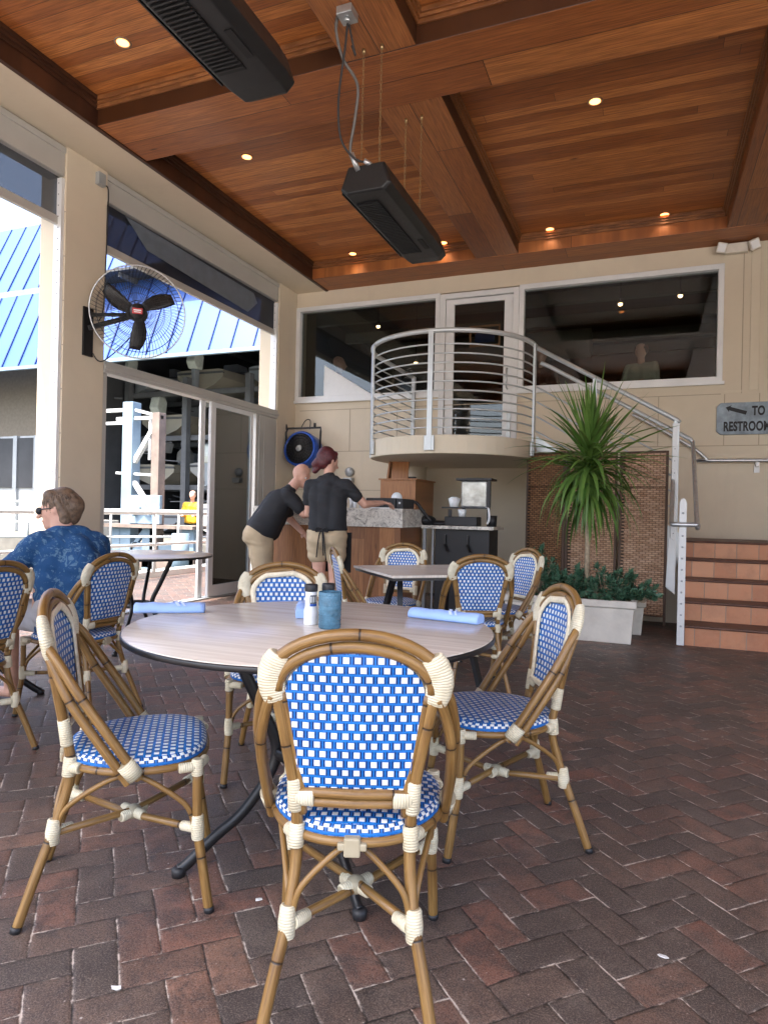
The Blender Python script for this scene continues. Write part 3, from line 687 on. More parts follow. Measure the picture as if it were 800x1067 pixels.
g = G(); g.lathe([(0.19, -1.6), (0.215, -1.0), (0.195, -0.45)], (-9.75, 12.2, 0), 18); g.obj('barnacle_foot', MT['rust'], t)
t = thing('utility_pile', 'brown pile carrying a grey meter box at the left of the lift', 'pile', (-12.9, 12.6, -1.2))
g = G(); g.lathe([(0.15, -1.6), (0.15, 1.9)], (-12.95, 12.8, 0), 14); g.obj('pile_shaft', MT['pile'], t)
g = G(); g.box(-13.1, -12.72, 12.45, 12.65, 1.55, 2.25); g.obj('meter_box', MT['lift'], t, bevel=0.01)
# orange cone beyond the glass door
t = thing('traffic_cone', 'orange traffic cone beyond the glass door leaf', 'cone', (-6.6, 9.7, 0))
g = G(); g.lathe([(0.13, 0.03), (0.03, 0.68), (0.0, 0.68)], (-6.6, 9.9, 0), 16); g.obj('cone_body', MT['signal'], t)
g = G(); g.box(-6.78, -6.42, 9.72, 10.08, 0.002, 0.03); g.obj('cone_base', MT['signal'], t, bevel=0.01)

# ---- boat shed with racks
sh = thing('boat_shed', 'large boat shed with steep blue standing seam roof bands and an open dark front', 'shed', (-15, 20, -0.12))
x0, x1 = -60, 6
def band(ya, za, yb, zb, x0=x0, x1=x1):
    g = G(); g.v = [(x0, ya, za), (x1, ya, za), (x1, yb, zb), (x0, yb, zb), (x0, ya + .15, za), (x1, ya + .15, za), (x1, yb + .15, zb), (x0, yb + .15, zb)]
    g.face([0, 1, 2, 3]); g.face([4, 5, 6, 7]); g.face([0, 1, 5, 4]); g.face([2, 3, 7, 6]); g.obj('roof_band', MT['roof'], sh)
    g = G(); x = x0 + .4
    while x < x1: g.bar((x, ya - .02, za + 0.02), (x, yb - .02, zb - 0.02), 0.045, 0.06, (0, -1, 0)); x += 0.95
    g.obj('roof_seams', MT['seam'], sh)
band(20.0, 6.85, 21.45, 10.45); band(21.7, 10.75, 23.4, 14.6, -60, 6)
g = G(); g.box(x0, x1, 19.9, 20.05, 6.72, 6.86); g.box(x0, x1, 21.6, 21.8, 10.5, 10.76); g.obj('gutter', MT['lift'], sh)
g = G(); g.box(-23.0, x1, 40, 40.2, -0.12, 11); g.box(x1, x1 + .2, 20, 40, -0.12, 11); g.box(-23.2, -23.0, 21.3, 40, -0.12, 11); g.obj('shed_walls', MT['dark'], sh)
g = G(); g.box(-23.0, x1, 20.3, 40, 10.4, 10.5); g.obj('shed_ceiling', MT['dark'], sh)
g = G()
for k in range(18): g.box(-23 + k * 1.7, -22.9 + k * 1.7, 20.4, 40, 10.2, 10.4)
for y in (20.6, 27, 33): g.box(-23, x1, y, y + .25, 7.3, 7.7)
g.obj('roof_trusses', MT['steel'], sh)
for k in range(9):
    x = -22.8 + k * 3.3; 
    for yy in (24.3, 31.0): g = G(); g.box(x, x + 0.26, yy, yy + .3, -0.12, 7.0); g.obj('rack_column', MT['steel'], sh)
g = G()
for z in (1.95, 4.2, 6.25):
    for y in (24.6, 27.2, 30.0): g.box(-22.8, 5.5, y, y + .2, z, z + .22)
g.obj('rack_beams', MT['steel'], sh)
# enclosed left part of the shed
lb = thing('shed_office', 'pale office front under the blue roof with tall curtained windows, far left', 'building', (-29, 20, -0.12))
g = G(); g.box(-60, -23.25, 22.6, 23.0, 4.3, 7.6); g.obj('fascia', simple('brown_soffit_board', (0.22, 0.18, 0.13), 0.8), lb)
g = G(); g.box(-60, -23.25, 22.4, 22.6, -0.12, 4.3); g.obj('curtain_wall', MT['curt'], lb)
g = G()
for k in range(14): x = -23.4 - k * 1.3; g.box(x - .12, x + .12, 22.25, 22.42, -0.1, 4.3)
g.obj('window_frame', MT['grey'], lb)
for k in range(14):
    if k % 3 != 1: x = -23.4 - k * 1.3; G().box(x - 1.15, x - .15, 22.3, 22.4, 1.9, 4.2).obj('pane', MT['dark'], lb)

def boat(x, z, label, mat, L=6.0, W=1.05, bow=1, y=21.2, motor=True, cover=None):
    if y > 20: k_ = 25.2 / 21.2; x *= k_; z = 1.13 + (z - 1.13) * k_; y = 25.2; L *= 1.1; W *= k_
    t = thing('stored_boat', label, 'boat', (x, y, z), 'boats stored on the shed racks')
    g = G(); n = 12; secs = []
    for i in range(n + 1):
        u = i / n; w = W * (1 - max(0, u - 0.45) ** 2 * 3.2); w = max(w, 0.02); yy = y + u * L; keel = z + 0.0 + 0.75 * max(0, u - 0.55) ** 1.6; top = z + 0.95 + 0.25 * u
        b = len(g.v); g.v += [(x, yy, keel), (x + w * .62, yy, keel + .28), (x + w, yy, keel + .62), (x + w * 1.03, yy, top), (x + w * .8, yy, top + .05), (x - w * .8, yy, top + .05), (x - w * 1.03, yy, top), (x - w, yy, keel + .62), (x - w * .62, yy, keel + .28)]
        secs.append(b)
    for i in range(n):
        for k in range(9):
            k2 = (k + 1) % 9; g.face((secs[i] + k, secs[i] + k2, secs[i + 1] + k2, secs[i + 1] + k))
    g.face([secs[0] + k for k in range(9)]); g.obj('hull', mat, t)
    g = G(); g.box(x - W * 1.02, x + W * 1.02, y - .02, y + .1, z + .80, z + .90); g.obj('rub_rail', MT['steel'], t)
    g = G(); g.prism([(x - .5, z + 1.0), (x + .5, z + 1.0), (x + .4, z + 1.75), (x - .4, z + 1.75)], y + 2.4, y + 3.2, 'Y'); g.obj('console', MT['hullg'], t)
    if motor:
        m = G(); q = [(y - 0.55, z + 0.95), (y - 0.1, z + 0.95), (y - .02, z + 1.55), (y - .2, z + 1.85), (y - .6, z + 1.75), (y - .72, z + 1.25)]
        m.prism(q, x - .24, x + .24, 'X'); m.obj('motor_cowl', MT['motor'], t, bevel=0.05)
        m = G(); m.prism([(y - .42, z - .2), (y - .2, z - .2), (y - .15, z + .95), (y - .5, z + .95)], x - .09, x + .09, 'X'); m.box(x - .15, x + .15, y - .65, y - .15, z - .1, z - .04); m.obj('motor_leg', MT['hullg'], t)
    return t
boat(-15.5, 2.05, 'white boat with a pale green motor cowl on the middle rack, right of the lift', MT['hull'])
boat(-18.4, 2.0, 'cream boat on the middle rack behind the lift posts', MT['hullb'], motor=False)
boat(-21.2, 2.0, 'grey boat on the middle rack at the far left of the shed', MT['hullg'])
boat(-17.9, 3.95, 'cream boat with raised bow on the top rack above the door header', MT['hullb'])
boat(-20.9, 3.95, 'white boat on the top rack at the far left of the shed', MT['hull'], W=.95)
boat(-14.6, 3.95, 'grey boat on the top rack above the right bay of the door', MT['hullg'], motor=False)
boat(-11.6, 3.95, 'white boat on the top rack near the back corner pillar', MT['hull'], motor=False)
boat(-12.4, 2.05, 'grey boat on the middle rack seen through the glass leaf', MT['hullg'])
boat(-16.2, 5.65, 'cream boat high under the shed eave, its motor cowl against the dark roof', MT['hullb'])
boat(-12.9, 5.65, 'grey boat high under the shed eave toward the corner pillar', MT['hullg'], motor=False)
boat(-13.9, 0.25, 'small white boat on the quay behind the railing', MT['hull'], L=4.5, W=.9, motor=False, y=18.9)
boat(-19.4, 5.65, 'grey boat high under the shed eave at the left of the door opening', MT['hullg'], W=.9)
boat(-9.2, 2.05, 'cream boat on the middle rack far right, seen through the glass leaf', MT['hullb'], motor=False)
boat(-18.2, 0.05, 'grey boat on the lowest rack behind the yellow jacketed person', MT['hullg'])
boat(-14.4, 0.0, 'cream boat on the lowest rack right of the yellow jacketed person', MT['hullb'])
boat(-21.4, 0.0, 'white boat on the lowest rack at the far left of the shed', MT['hull'], motor=False)
rk = random.Random(4)
g = G()
for k in range(70):
    x = rk.uniform(-26, -9); z = rk.choice((1.6, 3.4, 4.0, 5.9, 6.1, 7.2)) + rk.uniform(-.3, .3); y = rk.uniform(24.0, 30)
    a = rk.uniform(-.25, .25); L = rk.uniform(.5, 2.6); g.bar((x, y, z), (x + L * math.cos(a), y + rk.uniform(-.5, .5), z + L * math.sin(a)), rk.uniform(.03, .10))
o = g.obj('hanging_clutter', MT['steel']); tag(o, 'tangle of grey pipes and slings in the dark boat racks', 'clutter'); o['kind'] = 'stuff'
g = G()
for k in range(26):
    x = rk.uniform(-26, -9); z = rk.uniform(1.5, 6.8); y = rk.uniform(24.2, 29); h = rk.uniform(.3, .9); w = rk.uniform(.2, .7)
    g.prism([(x - w, z), (x + w * .8, z - .05), (x + w, z + h * .6), (x + w * .2, z + h), (x - w * .8, z + h * .7)], y, y + rk.uniform(.2, .9), 'Y')
o = g.obj('canvas_covers', simple('canvas_covers', (.20, .20, .19), .8, var=.5, scale=.7)); tag(o, 'heap of folded grey canvas covers stuffed between the racked boats', 'covers'); o['kind'] = 'stuff'
for x, l in ((-19.5, 'white plastic tub stacked on the quay behind the lift'), (-10.2, 'white plastic tub stacked on the quay behind the glass leaf')):
    g = G(); g.prism([(x - .5, -.12), (x + .5, -.12), (x + .6, .6), (x - .6, .6)], 19.0, 20.0, 'Y'); tag(g.obj('storage_tub', MT['hull'], bevel=0.03), l, 'tub', 'tubs on the quay')
# ================================================================== BALCONY, STAIRS, RAILS
BX, BY, BR, BZ0, BZ1 = -2.19, 7.66, 0.965, 1.765, 1.965
def uarc(r, z, n=28, y1=YW):
    pts = [(BX - r, y1, z)] + [(BX - r * math.cos(PI * k / n), BY - r * math.sin(PI * k / n), z) for k in range(n + 1)] + [(BX + r, y1, z)]
    return pts
b = thing('round_balcony', 'semicircular tan concrete balcony with a silver curved pipe railing', 'balcony', (BX, BY, BZ0))
g = G(); pts = uarc(BR, 0); n = len(pts); g.prism([(p[0], p[1]) for p in pts], BZ0, BZ1, 'Z'); g.obj('slab', MT['tan_trim'], b, bevel=0.012)
RP = uarc(BR - 0.02, 0)
def atz_(r, z, i0=0, i1=None): return [(p[0], p[1], z) for p in uarc(r, z)[i0:i1]]
g = G(); pr = [p for p in atz_(BR + .0, BZ1 + 1.10)]; g.tube(pr[:-1] , 0.027, 10); g.obj('top_rail', MT['railp'], b)
g = G()
for k in range(10):
    z = BZ1 + 0.075 + k * 0.098; g.tube(atz_(BR - 0.005, z)[:-1], 0.0092, 7)
g.obj('rail_bars', MT['railp'], b)
for a in (8, 38, 92, 172):
    ang = R(a); x = BX - (BR + .028) * math.cos(ang); y = BY - (BR + .028) * math.sin(ang)
    M = Matrix.Translation((x, y, 0)) @ Matrix.Rotation(ang - PI / 2, 4, 'Z')
    g = G(); g.box(-.028, .028, -.012, .012, BZ0 + .03, BZ1 + 1.09, M); g.obj('rail_post', MT['railp'], b, bevel=0.003)
    g = G(); g.box(-.055, .055, -.006, .02, BZ0 + .03, BZ0 + .19, M); o = g.obj('post_plate', MT['railp'], b, bevel=0.004)
g = G(); g.box(BX - BR + .0, BX - BR + .05, YW - .1, YW - .05, BZ1, BZ1 + 1.1); g.obj('rail_post', MT['railp'], b)
g = G(); g.box(BX + .45, BX + .50, YW - .35, YW - .30, BZ1, BZ1 + .5); g.obj('rail_post', MT['railp'], b)

st = thing('front_steps', 'terracotta tiled steps with brown bullnose edges climbing to the landing', 'stairs', (1.5, 6.5, 0))
RZ, TR, SY = 0.18, 0.33, 6.52
g = G()
for k in range(5):
    y1 = YW if k == 4 else SY + (k + 1) * TR
    g.box(0.33, 4.6, SY + k * TR, YW if k == 4 else y1, 0 if k == 0 else RZ * k, RZ * (k + 1) - .022)
g.obj('risers', MT['tile'], st)
for k in range(5):
    y1 = YW - .001 if k == 4 else SY + (k + 1) * TR
    g = G(); g.box(0.325, 4.6, SY + k * TR - .025, y1, RZ * (k + 1) - .0215, RZ * (k + 1)); g.obj('nosing', MT['nosing'], st, bevel=0.01)
us = thing('upper_steps', 'tan concrete steps rising from the landing to the balcony behind the wicker screen', 'stairs', (-.5, 8.3, .9))
g = G()
for k in range(6):
    g.box(-1.22, 0.32 - k * 0.257, 7.85, YW - .001, 0.0 if k == 0 else .9 + .177 * k, .9 + .177 * (k + 1))
g.obj('treads', MT['tan_trim'], us)
g = G()
g.prism([(.36, .62), (.36, .95), (-1.22, 2.06), (-1.22, 1.72)], 7.80, 7.849, 'Y'); g.obj('stringer', MT['railp'], us)

hr = thing('stair_railing', 'silver painted stair railing sloping down from the balcony to the front steps', 'railing', (.27, 7.8, .9))
g = G()
g.tube([(-1.22, 7.78, 3.07), (0.275, 7.78, 2.19), (0.30, 7.78, 2.16)], 0.026, 10)
g.tube([(-1.20, 7.92, 2.93), (-1.1, 7.92, 2.88), (0.42, 7.95, 2.00), (0.44, 7.93, 1.96)], 0.023, 10); g.obj('handrail', MT['railp'], hr)
g = G()
for k in range(4): g.tube([(-1.22, 7.78, 2.62 - k * .17), (0.27, 7.78, 1.74 - k * .17)], 0.010, 7)
g.obj('rail_bars', MT['railp'], hr)
g = G(); g.box(.245, .30, 7.76, 7.80, .62, 2.19); g.obj('rail_post', MT['railp'], hr, bevel=.003)
g = G(); g.box(-.60, -.555, 7.76, 7.80, 1.2, 2.68); g.obj('rail_post', MT['railp'], hr, bevel=.003)
g = G(); g.tube(bez([(.44, 7.93, 1.97), (.44, 7.80, 1.88), (.415, 6.6, 1.12), (.412, 6.45, 1.085), (.38, 6.42, 1.08), (.24, 6.42, 1.08), (.205, 6.47, 1.09), (.21, 6.7, 1.20), (.25, 7.75, 1.86)], 5), .021, 10); g.obj('loop_rail', MT['galv'], hr)
nw = thing('newel_post', 'white perforated flat newel post at the foot of the front steps', 'post', (.29, 6.44, 0))
g = G(); g.prism([(.262, .01), (.322, .01), (.322, 1.27), (.31, 1.305), (.292, 1.315), (.274, 1.305), (.262, 1.27)], 6.43, 6.47, 'Y'); g.obj('post_plate', MT['whitep'], nw, bevel=.003)
g = G()
for k in range(11): M = Matrix.Translation((.292, 6.428, .18 + k * .10)) @ Matrix.Rotation(PI / 2, 4, 'X'); g.lathe([(.0, .0), (.009, .0), (.009, .004), (0, .004)], n=8, M=M)
g.obj('bolts', MT['grey'], nw)
n2 = thing('slim_post', 'slim white drilled post standing behind the newel against the wicker screen', 'post', (.22, 7.1, 0))
g = G(); g.box(.215, .265, 7.18, 7.21, .45, 2.08); g.prism([(.18, .45), (.265, .38), (.265, .9), (.20, .95)], 7.15, 7.18, 'Y'); g.obj('post_plate', MT['whitep'], n2, bevel=.003)
g = G()
for k in range(11): g.box(.236, .244, 7.176, 7.181, .62 + k * .12, .628 + k * .12)
g.obj('bolts', MT['bolt'], n2)
wr = thing('wall_handrail', 'silver pipe handrail bracketed to the tan wall below the wooden sign', 'handrail', (1.0, YW - .07, 1.8))
g = G(); g.tube(bez([(-.2, YW - .07, 2.44), (.46, YW - .07, 2.03), (.66, YW - .07, 1.86), (.74, YW - .07, 1.845), (3.8, YW - .07, 1.845)], 5), .022, 10); g.obj('rail', MT['galv'], wr)
for x in (1.20, 2.6): g = G(); g.box(x - .02, x + .02, YW - .08, YW, 1.77, 1.83); g.box(x - .03, x + .03, YW - .012, YW - .001, 1.70, 1.79); g.obj('bracket', MT['white'], wr, bevel=.003)

# emergency light
el = thing('emergency_light', 'cream emergency light with two lamp heads at the top of the tan wall', 'emergency light', (.94, YW, 4.39))
g = G(); g.box(.80, 1.05, YW - .09, YW - .013, 4.34, 4.455); g.obj('housing', MT['trim'] if False else MT['conc'], el, bevel=.008)
for x, a in ((.765, 15), (1.11, -20)):
    M = Matrix.Translation((x, YW - .12, 4.40)) @ Matrix.Rotation(R(a), 4, 'Y') @ Matrix.Rotation(R(20), 4, 'X')
    g = G(); g.box(-.055, .055, -.05, .05, -.06, .06, M); g.obj('lamp_head', MT['conc'], el, bevel=.012)
    g = G(); g.box(-.042, .042, -.053, -.0505, -.045, .045, M); g.obj('lens', MT['white'], el)

# sign
sg = thing('restroom_sign', 'weathered grey board sign with arrow reading TO RESTROOMS', 'sign', (1.25, YW - .03, 2.35))
sx0, sx1, sz0, sz1, c_ = .755, 1.86, 2.16, 2.545, .045
g = G(); g.prism([(sx0 + c_, sz0), (sx1 - c_, sz0), (sx1, sz0 + c_), (sx1, sz1 - c_), (sx1 - c_, sz1), (sx0 + c_, sz1), (sx0, sz1 - c_), (sx0, sz0 + c_)], YW - .035, YW - .006, 'Y'); g.obj('board', MT['sign'], sg, bevel=.004)
g = G(); a = Vector((.852, 2.488)); e = Vector((1.075, 2.415)); dd = (e - a).normalized(); nn = Vector((-dd.y, dd.x))
q = [a, a + dd * .055 + nn * .045, a + dd * .045 + nn * .022, e + nn * .022, e - nn * .022, a + dd * .045 - nn * .022, a + dd * .055 - nn * .045]
g.prism([tuple(v) for v in q], YW - .0375, YW - .0352, 'Y'); g.obj('arrow', MT['ink'], sg)
def text(body, x, z, size, parent, y=YW - .0355, sx=1.0, off=0.006, mat=None, rot=(PI / 2, 0, 0), align='LEFT'):
    cu = bpy.data.curves.new('lettering', 'FONT'); cu.body = body; cu.size = size; cu.extrude = .0012; cu.offset = off; cu.align_x = align; cu.space_character = 1.05
    o = bpy.data.objects.new('lettering', cu); C.objects.link(o); bpy.context.view_layer.update()
    me = bpy.data.meshes.new_from_object(o.evaluated_get(bpy.context.evaluated_depsgraph_get())); bpy.data.objects.remove(o)
    me.materials.clear(); me.materials.append(mat or MT['ink'])
    o = bpy.data.objects.new('lettering', me); C.objects.link(o); o.parent = parent
    off_ = parent.location; o.location = Vector((x, y, z)) - off_; o.rotation_euler = rot; o.scale = (sx, 1, 1); return o
text('TO', 1.135, 2.39, .15, sg, sx=.62)
text('RESTROOMS', .83, 2.205, .155, sg, sx=.60)

# ================================================================== CEILING LIGHTS
def clight(x, y, label):
    t = thing('ceiling_light', label, 'ceiling light', (x, y, ZP), 'round recessed ceiling lights')
    g = G(); g.lathe([(.046, -.001), (.050, -.006), (.058, -.008), (.066, -.001)], (x, y, ZP), 24); g.obj('trim_ring', MT['ring'], t)
    g = G(); g.lathe([(.0, -.003), (.046, -.003)], (x, y, ZP), 24); g.obj('lens', MT['lamp'], t)
    l = bpy.data.lights.new('glow', 'SPOT'); l.energy = .8; l.color = (1, .80, .58); l.spot_size = R(120); l.spot_blend = .8; l.shadow_soft_size = .05
    o = bpy.data.objects.new('lamp_glow', l); C.objects.link(o); o.parent = t; o.location = (0, 0, -.03)
for x, y, l in ((-3.82, 3.97, 'recessed ceiling light nearest the photo’s top left corner'), (-3.84, 5.70, 'recessed ceiling light between the two black heaters, in the left coffer'),
                (-.49, 5.93, 'recessed ceiling light alone in the middle of the right coffer'), (-1.20, 8.40, 'recessed ceiling light at the far edge of the right coffer, left of two'),
                (.115, 8.42, 'recessed ceiling light at the far edge of the right coffer, right of two'), (-2.57, 8.38, 'recessed ceiling light at the far edge of the left coffer, beside the hanging heater’s end'),
                (-3.86, 8.34, 'recessed ceiling light at the far edge of the left coffer, near the pillar')): clight(x, y, l)

# ================================================================== HEATERS
def heater(yc0, yc1, xc, z0, label, grille):
    t = thing('patio_heater', label, 'heater', (xc, (yc0 + yc1) / 2, z0), 'black heaters hanging on chains')
    w = .195; hh = .20
    prof = [(xc - w, z0 + .045), (xc - w + .05, z0), (xc + w - .05, z0), (xc + w, z0 + .045), (xc + w * .72, z0 + hh), (xc - w * .72, z0 + hh)]
    g = G(); L = [(yc0, .90), (yc0 + .02, 1.0), (yc1 - .14, 1.0), (yc1 - .03, .93), (yc1, .80)]
    cz = z0 + hh / 2
    for (y, s_) in L:
        for (x, z) in prof: g.v.append((xc + (x - xc) * s_, y, cz + (z - cz) * s_))
    for i in range(len(L) - 1):
        for k in range(6): k2 = (k + 1) % 6; g.face((i * 6 + k, i * 6 + k2, (i + 1) * 6 + k2, (i + 1) * 6 + k))
    g.face(list(range(6))); g.face([(len(L) - 1) * 6 + k for k in range(6)])
    g.obj('casing', MT['heater'], t, bevel=.006)
    g = G(); g.box(xc - .13, xc + .04, yc0 + .15, yc1 - .28, z0 - .004, z0 - .001); g.obj('reflector_recess', MT['heater_in'], t)
    g = G(); y = yc0 + .17
    while y < yc1 - .30: g.box(xc - .13, xc + .04, y, y + .009, z0 - .013, z0 - .004); y += .027
    g.obj('grille_bars', MT['heater'], t)
    g = G(); g.box(xc - w - .004, xc - w + .004, yc0 + .05, yc1 - .16, z0 + .03, z0 + .055); g.obj('edge_strip', MT['heater'], t)
    g = G(); g.box(xc + .09, xc + .13, yc1 - .55, yc1 - .35, z0 - .006, z0 - .001); g.obj('vent', MT['heater_in'], t)
    for k, (dx, y) in enumerate(((-.07, yc0 + .09), (.07, yc0 + .09), (-.07, yc1 - .45), (.07, yc1 - .45))):
        g = G(); z = z0 + hh; i = 0
        while z < ZC - .03:
            a = (i % 2) * PI / 2; ca, sa = math.cos(a), math.sin(a)
            pts = [(xc + dx + .008 * math.cos(q) * ca, y + .008 * math.cos(q) * sa, z + .019 + .019 * math.sin(q)) for q in [2 * PI * j / 8 for j in range(8)]]
            g.tube(pts, .0017, 4, closed=True); z += .033; i += 1
        g.lathe([(.012, ZC - .03), (.012, ZC + .003)], (xc + dx, y, 0), 8)
        g.obj('chain', MT['brass'], t)
    return t
h2 = heater(4.28, 5.72, -1.90, 3.39, 'black box heater hanging in the middle of the ceiling by thin chains', True)
heater(1.55, 3.20, -2.02, 3.42, 'black ribbed heater cut off by the photo’s top edge', True)
g = G(); g.tube(bez([(-2.00, 4.0, 4.47), (-2.01, 4.0, 4.36), (-1.98, 4.05, 4.20), (-1.90, 4.12, 4.05), (-1.93, 4.16, 3.85), (-1.99, 4.22, 3.68), (-1.98, 4.26, 3.60), (-1.95, 4.30, 3.56)], 6), .011, 8); g.obj('conduit', MT['cond'], h2)
g = G(); g.tube(bez([(-1.925, 4.0, 4.41), (-1.95, 4.02, 4.25), (-2.02, 4.08, 3.95), (-2.03, 4.15, 3.72), (-1.95, 4.22, 3.60), (-1.87, 4.30, 3.60)], 6), .008, 8)
g.tube(bez([(-1.925, 4.02, 4.40), (-1.91, 4.06, 4.28), (-1.90, 4.08, 4.22), (-1.92, 4.06, 4.28)], 4), .007, 6); g.obj('power_cord', MT['blackp'], h2)
g = G(); g.tube([(-1.99, 4.235, 3.655), (-1.955, 4.29, 3.55)], .02, 8); g.tube([(-1.90, 4.26, 3.60), (-1.86, 4.30, 3.58)], .017, 8); g.obj('conduit_fitting', MT['galv'], h2)
t = thing('ceiling_socket_box', 'grey metal outlet box on the ceiling beam above the hanging heater', 'electric box', (-1.925, 3.99, ZC))
g = G(); g.box(-1.98, -1.87, 3.93, 4.05, ZC - .055, ZC + .002); g.obj('box_body', MT['galv'], t, bevel=.005); g = G(); g.lathe([(.022, -.08), (.022, -.055)], (-1.925, 3.99, ZC), 10); g.obj('knockout', MT['galv'], t)

# ================================================================== CAGE FAN on the pillar
fn = thing('wall_fan', 'large black cage fan with a red badge mounted on the tan pillar', 'fan', (-4.66, 5.02, 3.03))
ax = Vector((.62, -.75, -.16)).normalized(); cen = Vector((-4.67, 5.13, 3.035))
X_ = ax.cross(Vector((0, 0, 1))).normalized(); Y_ = X_.cross(ax)
FM = Matrix((X_, Y_, ax)).transposed().to_4x4(); FM.translation = cen
def fp(r, a, z): return FM @ Vector((r * math.cos(a), r * math.sin(a), z))
RF = .440
def cagez(r, s_): return s_ * .10 * (1 - (r / RF) ** 2.6)
g = G()
for s_ in (1, -1):
    for r in (.10, .17, .24, .31, .38) if s_ == 1 else (.12, .25, .38): g.tube([fp(r, 2 * PI * k / 48, cagez(r, s_)) for k in range(48)], .0030, 4, closed=True)
    N = 72
    for k in range(N):
        a = 2 * PI * k / N; sw = .35
        g.tube([fp(r, a + sw * (r / RF), cagez(r, s_)) for r in (.07, .14, .21, .28, .35,   .395, RF)], .0021, 3, caps=False)
g.obj('wire_cage', MT['black'], fn)
g = G(); g.tube([fp(RF, 2 * PI * k / 64, 0) for k in range(64)], .007, 8, closed=True); g.obj('outer_ring', MT['galv'], fn)
for k in range(3):
    a0 = R(-100 + 120 * k); g = G(); b0 = len(g.v); rows = 9
    for i in range(rows):
        u = i / (rows - 1); r = .06 + u * .30; w = .040 + .052 * math.sin(PI * min(1, u * .8 + .12)); tw = .9 - .5 * u
        for j in range(5):
            q = (j / 4 - .5) * 2 * w; g.v.append(tuple(FM @ (Matrix.Rotation(a0 + .25 * u, 3, 'Z') @ Vector((r, q * math.cos(tw), q * math.sin(tw) * .55 + .01 * (1 - (j - 2) ** 2 / 4))))))
    for i in range(rows - 1):
        for j in range(4): g.face((b0 + i * 5 + j, b0 + i * 5 + j + 1, b0 + (i + 1) * 5 + j + 1, b0 + (i + 1) * 5 + j), None, True)
    o = g.obj('blade', MT['black'], fn); md = o.modifiers.new('thick', 'SOLIDIFY'); md.thickness = .004
g = G(); g.lathe([(.0, -.24), (.075, -.24), (.085, -.20), (.085, -.09), (.05, -.06), (.05, .06), (.075, .095), (.065, .115), (0, .118)], n=20, M=FM); g.obj('motor', MT['black'], fn)
g = G(); g.box(-.047, .047, -.027, .027, .116, .122, FM); bd = g.obj('badge', MT['red'], fn, bevel=.004)
g = G(); g.box(-.034, .034, .002, .012, .1221, .1235, FM); g.box(-.030, .030, -.014, -.006, .1221, .1235, FM); g.obj('badge_lettering', MT['white'], bd)
g = G(); g.box(XW, XW + .02, 4.84, 4.96, 2.58, 3.05); g.obj('wall_plate', MT['black'], fn, bevel=.003)
pb = FM @ Vector((0, 0, -.2))
g = G(); g.bar((XW + .01, 4.90, 2.85), tuple(pb), .045); g.bar((XW + .01, 4.90, 2.98), tuple(pb), .03); g.obj('bracket_arm', MT['black'], fn)
g = G(); g.tube(bez([tuple(pb), tuple(pb + Vector((-.05, .02, -.15))), (XW + .12, 5.0, 2.55), (XW + .04, 4.93, 2.62)], 6), .006, 6); g.obj('power_cord', MT['blackp'], fn)

# blue drum fan hung in the corner
df = thing('blue_drum_fan', 'blue and black drum fan hung on the back wall above the staff', 'fan', (-4.82, 8.75, 2.03))
M = Matrix.Translation((-4.78, 8.72, 2.03)) @ Matrix.Rotation(R(90), 4, 'X') @ Matrix.Rotation(R(-8), 4, 'X')
g = G(); g.lathe([(.235, -.14), (.265, -.12), (.265, .10), (.245, .12), (.232, .12), (.232, -.14)], n=32, M=M); g.obj('drum', MT['blueh'], df)
g = G()
for r in (.05, .09, .13, .17, .21): g.tube([M @ Vector((r * math.cos(2 * PI * k / 32), r * math.sin(2 * PI * k / 32), .12)) for k in range(32)], .004, 5, closed=True)
for k in range(24): a = 2 * PI * k / 24; g.tube([M @ Vector((.03 * math.cos(a), .03 * math.sin(a), .125)), M @ Vector((.235 * math.cos(a), .235 * math.sin(a), .118))], .003, 4)
g.obj('grille', MT['black'], df)
g = G(); g.lathe([(0, .10), (.23, .10), (.23, .05), (0, .05)], n=24, M=M); g.obj('fan_face', MT['heater_in'], df)
g = G(); g.lathe([(0, .135), (.045, .135), (.05, .12)], n=16, M=M); g.obj('hub_badge', MT['grey'], df)
g = G(); g.tube([(-5.07, 8.72, 2.0), (-5.07, 8.72, 2.30), (-5.05, 8.74, 2.36), (-4.5, 8.74, 2.36), (-4.49, 8.72, 2.30), (-4.50, 8.72, 2.0)], .016, 8)
g.tube([(-5.07, 8.74, 2.34), (-5.09, 8.74, 2.42)], .02, 8); g.tube([(-4.60, 8.74, 2.36), (-4.6, 8.74, 2.43)], .02, 8); g.tube(bez([(-4.9, 8.85, 2.36), (-4.86, 8.93, 2.5), (-4.78, 8.93, 2.5), (-4.74, 8.85, 2.36)], 5), .008, 6); g.obj('hanger', MT['black'], df)
# wall bell
t = thing('wall_socket_cover', 'round grey weatherproof cover on the tan wall beside the woman’s shoulder', 'cover', (-4.1, YW, 1.72))
M = Matrix.Translation((-4.13, YW - .002, 1.72)) @ Matrix.Rotation(R(90), 4, 'X')
g = G(); g.lathe([(.07, .0), (.07, .03), (.055, .05), (0, .055)], n=22, M=M); g.obj('dome', MT['grey'], t); g = G(); g.box(-4.2, -4.06, YW - .10, YW - .001, 1.55, 1.63); g.obj('lower_box', MT['grey'], t, bevel=.006)
